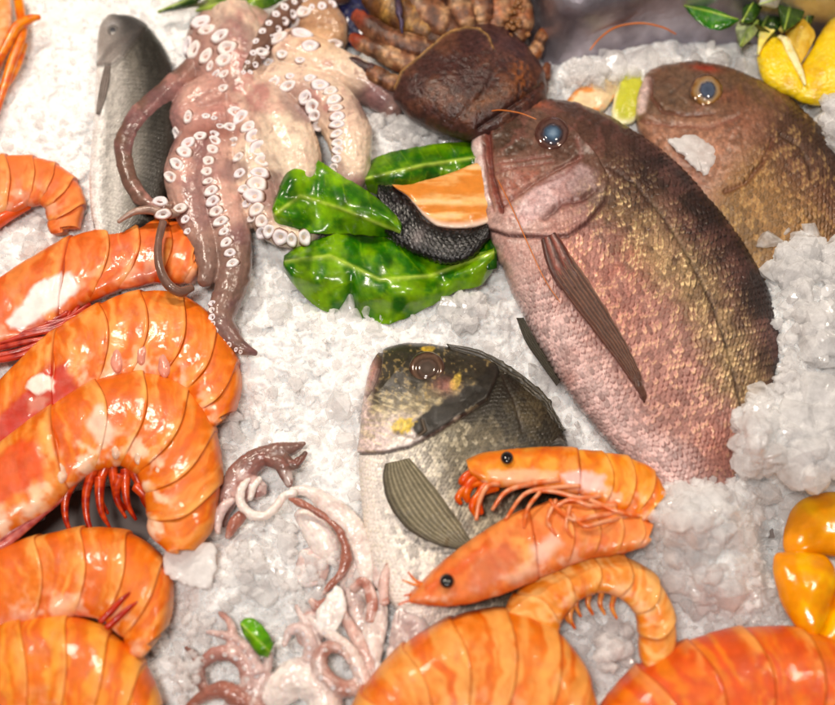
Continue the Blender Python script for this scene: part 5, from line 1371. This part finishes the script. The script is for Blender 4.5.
# pepper at right
pep = thing('yellow_pepper', 810, 570, 30, 'glossy orange yellow pepper with deep lobes cut off by the right edge', 'pepper')
def pepfn(c):
    n = fbm(c.x / 20, c.y / 20, 3, 3, 161)
    return mixc(np.zeros(c.x.shape + (3,)) + hexc(244, 158, 8), hexc(252, 190, 24), ss(-.3, .4, n)), M3(c, .2, 0, .2), 1.6 * n
for nm, ol, hh in (('lobe', [(784, 552), (784, 528), (793, 508), (808, 497), (830, 492), (860, 496), (880, 520), (876, 550), (850, 558), (820, 556), (800, 556)], 34),
               ('lobe', [(774, 556), (786, 551), (806, 552), (826, 556), (836, 574), (832, 600), (822, 626), (812, 640), (796, 628), (782, 606), (774, 580)], 48),
               ('lobe', [(812, 642), (822, 620), (834, 592), (846, 570), (870, 560), (892, 590), (890, 640), (866, 664), (838, 662), (822, 654)], 44)):
    dome(nm, ol, MAT_RIND if nm == 'x' else MAT_PRAWN, pep, 26, h=hh, nrad=36, nang=90, fn=pepfn, power=.5)
# citrus/pale slices behind the snapper
tag(patch(None, 'lime_wedge', [(612, 116), (614, 98), (620, 78), (630, 66), (640, 66), (646, 80), (642, 104), (634, 122), (620, 124)], 14, 9, hexc(206, 206, 60), MAT_RIND,
          fn2=lambda c, col, n: mixc(col, hexc(244, 238, 190), ss(.75, .95, c.rho))), 'pale yellow green citrus wedge between the two snappers', 'citrus wedge')
tag(patch(None, 'fish_fillet', [(566, 106), (574, 92), (590, 80), (606, 70), (622, 68), (620, 84), (610, 104), (598, 114), (580, 114)], 12, 10, hexc(240, 214, 176), MAT_OCTO,
          fn2=lambda c, col, n: mixc(col, hexc(236, 160, 96), ss(0, .4, n + .3 * vnoise(c.x / 9, c.y / 9)))), 'pale cream and orange scrap of flesh on ice behind the big snapper head', 'fish scrap')
def sprig(name, lab, leaves, stem, group=None, cat='herb sprig'):
    r = thing(name, stem[0][0], stem[0][1], 20, lab, cat, group)
    tube('stem', stem, MAT_LEAF, r, n=24, nr=8, col=hexc(90, 90, 40))
    for (st, c1, c2, vein, hh, sd) in leaves:
        leaf('leaf', st, r, hh, lambda x, y, u, v: 4 * np.sin(v * math.pi), c1, c2, (vein, 0), sd, nu=50, nv=30, veins=6, rag=.5)
    return r
sprig('bay_sprig', 'dark green bay leaves in front of the steel wall beside the lemons', [
    ([(684, 5, 684, 7), (694, 4, 692, 16), (708, 7, 704, 26), (722, 12, 716, 30), (733, 17, 728, 28), (739, 20, 738, 22)], hexc(44, 112, 24), hexc(66, 128, 34), [(684, 6), (710, 12), (738, 20)], 56, 1.1),
    ([(742, 22, 740, 24), (743, 6, 752, 22), (750, -8, 762, 8), (760, -20, 768, -10)], hexc(34, 62, 26), hexc(52, 84, 34), [(742, 22), (752, 4), (764, -14)], 52, 2.1),
    ([(756, 36, 760, 40), (758, 12, 778, 30), (766, -4, 784, 10), (778, -16, 786, -8)], hexc(30, 52, 26), hexc(56, 80, 40), [(758, 36), (770, 10), (782, -12)], 46, 3.1),
    ([(782, 28, 786, 32), (778, 6, 802, 18), (784, -10, 806, 0), (792, -22, 800, -18)], hexc(56, 84, 36), hexc(84, 104, 56), [(784, 30), (790, 6), (796, -18)], 54, 4.1),
    ([(738, 44, 742, 48), (736, 26, 750, 40), (746, 16, 758, 30), (756, 18, 759, 22)], hexc(196, 206, 160), hexc(170, 190, 120), [(740, 46), (746, 32), (758, 20)], 50, 5.1),
    ([(758, 4, 762, 6), (764, -6, 776, 8), (778, -6, 780, 2)], hexc(210, 205, 200), hexc(190, 190, 180), [(758, 5), (780, -2)], 66, 6.1),
    ([(800, 34, 808, 30), (802, 10, 816, 12), (806, -10, 818, -6)], hexc(24, 40, 22), hexc(40, 56, 34), [(804, 32), (812, -8)], 40, 7.1),
    ], [(740, 22, 52, 2), (756, 26, 48, 2.5), (770, 34, 40, 2.5), (790, 44, 30, 2)])
sprig('herb_sprig', 'blurred green herb leaves at the top edge above the octopus', [
    ([(158, 12, 158, 13), (172, 4, 176, 10), (190, -4, 194, 4), (206, -8, 206, -4)], hexc(30, 54, 22), hexc(56, 90, 30), [(158, 12), (204, -6)], 26, 1.4),
    ([(196, 10, 196, 12), (204, 0, 214, 13), (222, -6, 230, 12), (244, -10, 248, 2)], hexc(90, 120, 50), hexc(150, 166, 90), [(196, 11), (246, -4)], 26, 2.4),
    ([(232, 6, 234, 8), (244, -6, 250, 10), (262, -10, 268, 8), (284, -12, 286, -2)], hexc(60, 100, 34), hexc(110, 140, 60), [(232, 7), (284, -8)], 26, 3.4)],
    [(160, 12, 22, 1.5), (200, 4, 22, 2), (250, -4, 22, 2), (286, -12, 20, 2)])
tg = tag(leaf('green_leaf_scrap', [(240, 622, 241, 628), (246, 618, 244, 636), (256, 620, 250, 644), (266, 630, 258, 654), (274, 644, 268, 658)], None, 40, lambda x, y, u, v: 5 * np.sin(v * math.pi), hexc(96, 160, 30), hexc(130, 190, 50), ([(242, 624), (270, 652)], 0), 8.8, nu=40, nv=26),
   'small bright green leaf scrap among the squid pieces', 'leaf scrap')
tg = tag(leaf('green_leaf_scrap', [(520, -20, 512, -20), (530, 2, 516, 4), (530, 20, 522, 20)], None, 30, lambda x, y, u, v: 0 * u, hexc(20, 60, 20), hexc(30, 80, 26), ([(516, -20), (526, 20)], 0), 8.1, nu=30, nv=16),
   'dark green leaf edge sticking up behind the crab legs', 'leaf scrap')

# ---------------------------------------------------------------- squid and small octopus pieces in the ice
def sq_fn(c1, c2, thr=0.0, seed=0, ring=None):
    def fn(c):
        n = fbm(c.x / 8, c.y / 8, seed, 4, 171); n2 = fbm(c.x / 2.5, c.y / 2.5, seed, 2, 172)
        col = mixc(np.broadcast_to(c1, c.x.shape + (3,)), c2, ss(thr - .25, thr + .25, n + .3 * n2))
        return col * (1 + .1 * n2)[..., None], M3(c, .25, 0, .3), .7 * n
    return fn
WHT, LIL, RED, SPB = hexc(246, 234, 228), hexc(228, 206, 202), hexc(178, 120, 104), hexc(126, 92, 80)
def sqt(root, name, pts, c1, c2, thr=0, seed=0, flat=.6, nr=18, n=60):
    return tube(name, pts, MAT_OCTO, root, n=n, nr=nr, flat=flat, fn=sq_fn(c1, c2, thr, seed))
def soft_body(name, arms, root, dz=-10, voxel=.9, seed=0, dark=.5, smooth=4):
    arms = [(c_, [(a, b, h_ + dz, r_) for (a, b, h_, r_) in p_]) for (c_, p_) in arms]
    V, F4, F3, nrm, col = union_body(name, arms, root, voxel=voxel, smooth=smooth)
    x, y, z = project(V)
    n1 = fbm(x / 11, y / 11, V[:, 2] / S / 11 + seed, 4, 51); n2 = fbm(x / 3.5, y / 3.5, V[:, 2] / S / 4, 3, 52)
    col = mixc(col, hexc(150, 96, 88), dark * ss(.05, .45, n1 + .3 * n2))
    col = mixc(col, hexc(246, 236, 232), .5 * ss(.1, .5, -n1))
    col = col * (1 + .14 * n2)[:, None]
    V = V + nrm * ((1.4 * n1 + .6 * n2) * S)[:, None]
    return make(name, V, F4, MAT_OCTO, root, col, np.tile((.25, 0, .3), (len(V), 1)), F3=F3)
SPC = hexc(150, 116, 108)
sq = thing('squid', 260, 480, 10, 'small spotted squid with a pale curled ring of flesh half sunk in ice', 'squid')
soft_body('mantle', [(SPC, [(226, 536, 16, 3), (222, 518, 22, 7), (227, 498, 26, 11), (239, 476, 30, 13), (256, 461, 32, 12), (274, 453, 34, 10), (288, 450, 34, 8), (299, 446, 34, 5), (305, 443, 32, 2)]),
    (SPC, [(266, 458, 36, 7), (280, 464, 38, 8), (286, 474, 36, 7), (290, 486, 34, 4)]), (hexc(108, 86, 78), [(284, 456, 38, 4), (294, 466, 38, 5), (300, 460, 38, 4), (306, 452, 38, 2)]), (hexc(220, 190, 186), [(236, 500, 30, 9), (250, 486, 34, 11), (262, 492, 34, 9)])], sq, dz=-6, seed=1, dark=.65)
soft_body('ring', [(WHT, [(250, 478, 46, 2), (241, 490, 48, 4), (241, 504, 48, 4.6), (252, 515, 48, 5), (266, 515, 48, 4.6), (277, 506, 48, 4), (284, 496, 46, 4), (296, 492, 46, 4)]), (LIL, [(218, 534, 38, 2), (218, 518, 40, 5), (225, 505, 42, 5), (234, 500, 42, 3)]), (WHT, [(250, 500, 44, 2), (253, 488, 47, 3.4), (260, 478, 46, 3)])], sq, dz=-4, seed=2, dark=.12)
soft_body('red_tip', [(RED, [(227, 538, 38, 3), (233, 526, 40, 6), (241, 516, 40, 6), (246, 510, 38, 3)])], sq, dz=-6, seed=3, dark=.6)
s3 = thing('squid_strip', 330, 520, 10, 'long white squid strip with reddish brown skin running down through the ice', 'squid strip', 'squid pieces in the ice')
soft_body('flesh', [(WHT, [(290, 491, 42, 4), (306, 491, 42, 6), (322, 500, 40, 9), (336, 512, 38, 12), (350, 526, 34, 13), (358, 544, 30, 13), (364, 566, 26, 12), (368, 592, 22, 10)]),
    (WHT, [(300, 512, 32, 7), (314, 528, 34, 13), (326, 546, 32, 14), (334, 562, 28, 9)]), (hexc(226, 206, 200), [(350, 560, 24, 12), (352, 590, 22, 12), (360, 620, 18, 12), (366, 650, 14, 10)])], s3, dz=-8, seed=4, dark=.25)
soft_body('skin_edge', [(RED, [(288, 498, 46, 1.5), (298, 502, 48, 4), (312, 509, 48, 4), (326, 518, 46, 3), (338, 530, 46, 3.5), (345, 545, 42, 4.6), (346, 560, 38, 5.5), (341, 574, 36, 4.5), (330, 586, 34, 3.5), (320, 597, 32, 2)])], s3, dz=-3, seed=5, dark=.3)
def sqp(lab, ol, h, th, col, c2=None, name='squid_piece'):
    return tag(patch(None, name, ol, h, th, col, MAT_OCTO, fn2=(lambda c, cc, n: mixc(cc, c2, ss(-.1, .35, n))) if c2 is not None else None, nang=48, rel=2.2), lab, 'squid piece', 'squid pieces in the ice')
sqp('plain white four sided squid piece below the brown skinned strip', [(316, 614), (324, 600), (336, 586), (344, 596), (346, 612), (336, 630), (322, 634)], 36, 6, hexc(244, 234, 230))
sqp('translucent grey pink sheet of squid beside the front prawn', [(388, 660), (390, 632), (398, 608), (412, 604), (424, 618), (430, 634), (420, 644), (402, 662)], 30, 5, hexc(206, 184, 180), hexc(226, 212, 208))
sqp('pale folded squid piece just above the baby octopus body', [(296, 634), (300, 618), (312, 608), (324, 616), (326, 632), (316, 646), (302, 646)], 26, 10, hexc(232, 212, 206), hexc(206, 168, 162))
sqp('pinkish squid piece under the brown skinned strip, left side', [(296, 560), (306, 548), (322, 552), (330, 568), (322, 584), (304, 586), (294, 576)], 20, 10, hexc(226, 198, 192), hexc(244, 230, 226))
sqp('milky squid piece touching the bottom edge beside the octopus body', [(222, 712), (232, 694), (250, 688), (266, 698), (268, 716), (250, 726)], 22, 12, hexc(238, 224, 218), hexc(206, 172, 166))
sqp('clear pink squid scrap near the bream belly', [(372, 572), (380, 552), (392, 546), (402, 560), (404, 584), (394, 600), (380, 596)], 26, 8, hexc(230, 206, 200), hexc(244, 232, 228))
sqp('milky strip of squid running down right of the white piece', [(364, 660), (362, 630), (366, 606), (374, 590), (384, 596), (388, 616), (384, 646), (376, 676)], 26, 8, hexc(228, 212, 206), hexc(240, 230, 226))
bo_ = thing('baby_octopus', 340, 660, 10, 'baby octopus with curled reddish arms and a white body at the bottom', 'octopus')
b_arms = [(WHT, [(262, 712, 20, 10), (280, 690, 28, 18), (300, 678, 30, 20), (322, 690, 30, 20), (326, 715, 26, 16)]),
    (RED, [(350, 664, 48, 2), (343, 652, 50, 4.5), (330, 647, 50, 6.5), (320, 656, 48, 8), (321, 673, 44, 9), (336, 686, 40, 10), (356, 688, 36, 9), (380, 684, 30, 6)]),
    (WHT, [(308, 616, 38, 2.5), (320, 628, 42, 5), (334, 638, 44, 6.5), (348, 650, 44, 7), (358, 668, 40, 8), (366, 690, 34, 9)]),
    (LIL, [(284, 646, 40, 2.5), (290, 632, 42, 5), (302, 630, 44, 6.5), (310, 642, 44, 7), (310, 662, 40, 9)]),
    (hexc(216, 178, 168), [(326, 594, 34, 2), (338, 606, 36, 4), (350, 626, 36, 6), (360, 644, 34, 8), (372, 668, 30, 9), (376, 700, 26, 9)]),
    (LIL, [(296, 606, 32, 2), (302, 618, 36, 4), (316, 644, 38, 6), (322, 664, 36, 8)])]
bob = soft_body('body', b_arms, bo_, dz=-8, seed=6, dark=.22)
b2 = thing('baby_octopus', 220, 660, 10, 'reddish brown tangle of small octopus arms left of the green scrap', 'octopus')
b2_arms = [(hexc(190, 140, 130), [(194, 686, 30, 2.5), (200, 668, 36, 5), (214, 655, 40, 7), (232, 654, 42, 8), (246, 666, 40, 9), (250, 690, 34, 10)]),
    (LIL, [(206, 632, 36, 2), (220, 634, 42, 4), (236, 640, 44, 5), (250, 654, 44, 6), (258, 674, 40, 8)]),
    (hexc(196, 152, 142), [(216, 610, 34, 2), (226, 618, 38, 3.5), (232, 630, 42, 5), (232, 648, 42, 6)]),
    (RED, [(180, 716, 24, 3), (198, 700, 32, 6), (220, 690, 36, 9), (240, 698, 34, 11), (262, 712, 28, 10)]),
    (SPC, [(186, 648, 26, 2), (193, 654, 34, 3.5), (199, 668, 36, 5), (204, 688, 34, 6)]),
    (LIL, [(262, 640, 34, 2), (268, 656, 38, 4), (264, 676, 38, 6), (254, 696, 34, 8)])]
b2b = soft_body('body', b2_arms, b2, dz=-8, seed=7, dark=.35)
for (own_, ob_, arms_) in ((bo_, bob, b_arms[1:4]), (b2, b2b, b2_arms[:2])):
    bv_ = bvh_of([ob_])
    for (_, p_) in arms_:
        q_ = spline([(a - 1.5, b + r_ * .25, r_) for (a, b, h_, r_) in p_], 9)[1:]
        for (a, b, r_) in q_:
            sucker(a, b, max(1.2, r_ * .26), .85, RNG.uniform(0, 90), bv=bv_, owner=own_)
s5 = thing('squid_tentacles', 300, 600, 10, 'thin reddish tentacle ends poking from the ice beside the bream', 'squid tentacles')
for k, p_ in enumerate(([(330, 600, 30, 4), (318, 606, 34, 5), (310, 600, 34, 3)], [(352, 590, 30, 5), (364, 582, 34, 5), (372, 600, 34, 6), (370, 622, 30, 5)], [(392, 560, 34, 4), (384, 580, 38, 5), (384, 604, 36, 5)])):
    sqt(s5, 'tentacle', p_, hexc(226, 196, 188), hexc(190, 132, 118), .1, 21 + k, n=30, nr=12)

# ---------------------------------------------------------------- single pieces of ice
def ice_piece(lab, ol, h, th, seed, rel=3.0, mat=None, group='clear pieces of ice'):
    def fn(c):
        f_, id_ = worley((c.x + 3 * vnoise(c.x / 6, c.y / 6, seed)) / 12, (c.y + 3 * vnoise(c.x / 6, c.y / 6, seed + 4)) / 12, seed); b_ = fbm(c.x / 4, c.y / 4, seed, 3, 182)
        return np.zeros(c.x.shape + (3,)) + .9, M3(c, .1, 0, 0), rel * (1.5 * (id_ - .5) - .7 * f_) + .6 * b_
    q = spline([(a, b) for a, b in ol], 40, closed=True)
    q = q + RNG.normal(size=q.shape) * .8
    o = dome('ice_piece', q, mat or MAT_CHUNK, None, th, h=h, nrad=22, nang=80, fn=fn, power=.35)
    return tag(o, lab, 'ice', group)
ice_piece('flat frosted ice piece between the prawn tail and the squid', mat=MAT_FROST, ol=[(163, 560), (170, 546), (186, 540), (204, 542), (216, 548), (216, 572), (206, 588), (190, 586), (170, 578)], h=44, th=8, seed=1, rel=1.0)
ice_piece('white ice piece lodged on the gill of the brown snapper', mat=MAT_FROST, ol=[(668, 142), (678, 136), (692, 134), (706, 142), (717, 150), (714, 164), (706, 176), (694, 170), (680, 154)], h=52, th=8, seed=2, rel=1.4)

def ice_cluster(lab, ol, h, th, seed, rel=3.0, mat=None, group='clear pieces of ice', k=None):
    """one clump of fused angular crystals filling the outline"""
    rg_c = np.random.default_rng(seed + 100)
    o = np.asarray(ol, float); lo, hi = o.min(0), o.max(0); c0 = o.mean(0); ext = (hi - lo)
    P_ = []
    n_ = k or int(14 + ext[0] * ext[1] / 160)
    while len(P_) < n_:
        q = rg_c.uniform(lo, hi)
        if pmask(q[:1], q[1:], ol, 1.0)[0] > .6:
            r_ = min(ext) * rg_c.uniform(.10, .24)
            q = c0 + (q - c0) * (1 - r_ / max(ext))
            rr = np.hypot(*((q - c0) / (ext / 2)))
            P_.append((q[0], q[1], h + th * .7 * max(0, 1 - rr ** 2) * rg_c.uniform(.5, 1.2), r_))
    P_.append((c0[0], c0[1], h - th * .3, min(ext) * .42))
    o_ = scatter('ice_piece', np.array(P_), mat or MAT_CHUNK, LP3, seed, smooth=False)
    return tag(o_, lab, 'ice', group)
ice_cluster('large clear ice lump leaning on the big snapper back edge', [(768, 270), (776, 246), (796, 238), (822, 240), (846, 236), (862, 262), (850, 290), (820, 300), (790, 296), (772, 292)], 64, 22, 3)
ice_cluster('rough ice lump at the right edge below the clear one', [(782, 320), (800, 306), (830, 300), (860, 306), (872, 340), (850, 368), (812, 372), (786, 352)], 74, 22, 4)
ice_cluster('wedge of clear ice against the snapper tail end', [(727, 408), (740, 396), (758, 392), (768, 410), (776, 440), (778, 468), (766, 474), (748, 450), (734, 428)], 66, 14, 5, 2)
ice_cluster('wide frosted ice slab above the yellow pepper', [(776, 400), (800, 384), (836, 380), (870, 400), (872, 440), (846, 476), (806, 494), (784, 474), (778, 436)], 72, 22, 6)
ice_cluster('knobbly ice lump over the snapper fin edge', [(768, 378), (776, 362), (792, 356), (806, 366), (806, 382), (792, 394), (776, 392)], 80, 12, 7)
ice_cluster('small ice knob at the right edge above the brown snapper back', [(812, 104), (822, 96), (840, 94), (860, 104), (860, 140), (840, 142), (822, 128)], 66, 14, 8)
ice_cluster('ice lump under the lettuce left of the snapper', [(445, 306), (454, 292), (470, 287), (486, 296), (492, 318), (484, 336), (462, 336), (448, 324)], 20, 12, 9, 2)
ice_cluster('round ice knob in front of the steel wall, left end', [(562, 82), (560, 70), (570, 58), (584, 58), (592, 68), (590, 82), (576, 88)], 22, 10, 10, 1)
ice_cluster('grey clear ice cube behind the octopus arm', [(370, 122), (380, 108), (396, 108), (412, 120), (440, 130), (454, 140), (440, 146), (404, 146), (376, 142)], 12, 8, 11, 2)
ice_cluster('pale ice piece in the bottom left squid heap', [(176, 662), (184, 650), (196, 648), (206, 660), (204, 682), (188, 692), (176, 680)], 36, 8, 12, 1)
ice_cluster('clear ice under the curled pale prawn', [(592, 650), (600, 626), (624, 618), (642, 630), (640, 656), (624, 676), (602, 672)], 24, 12, 13, 2)
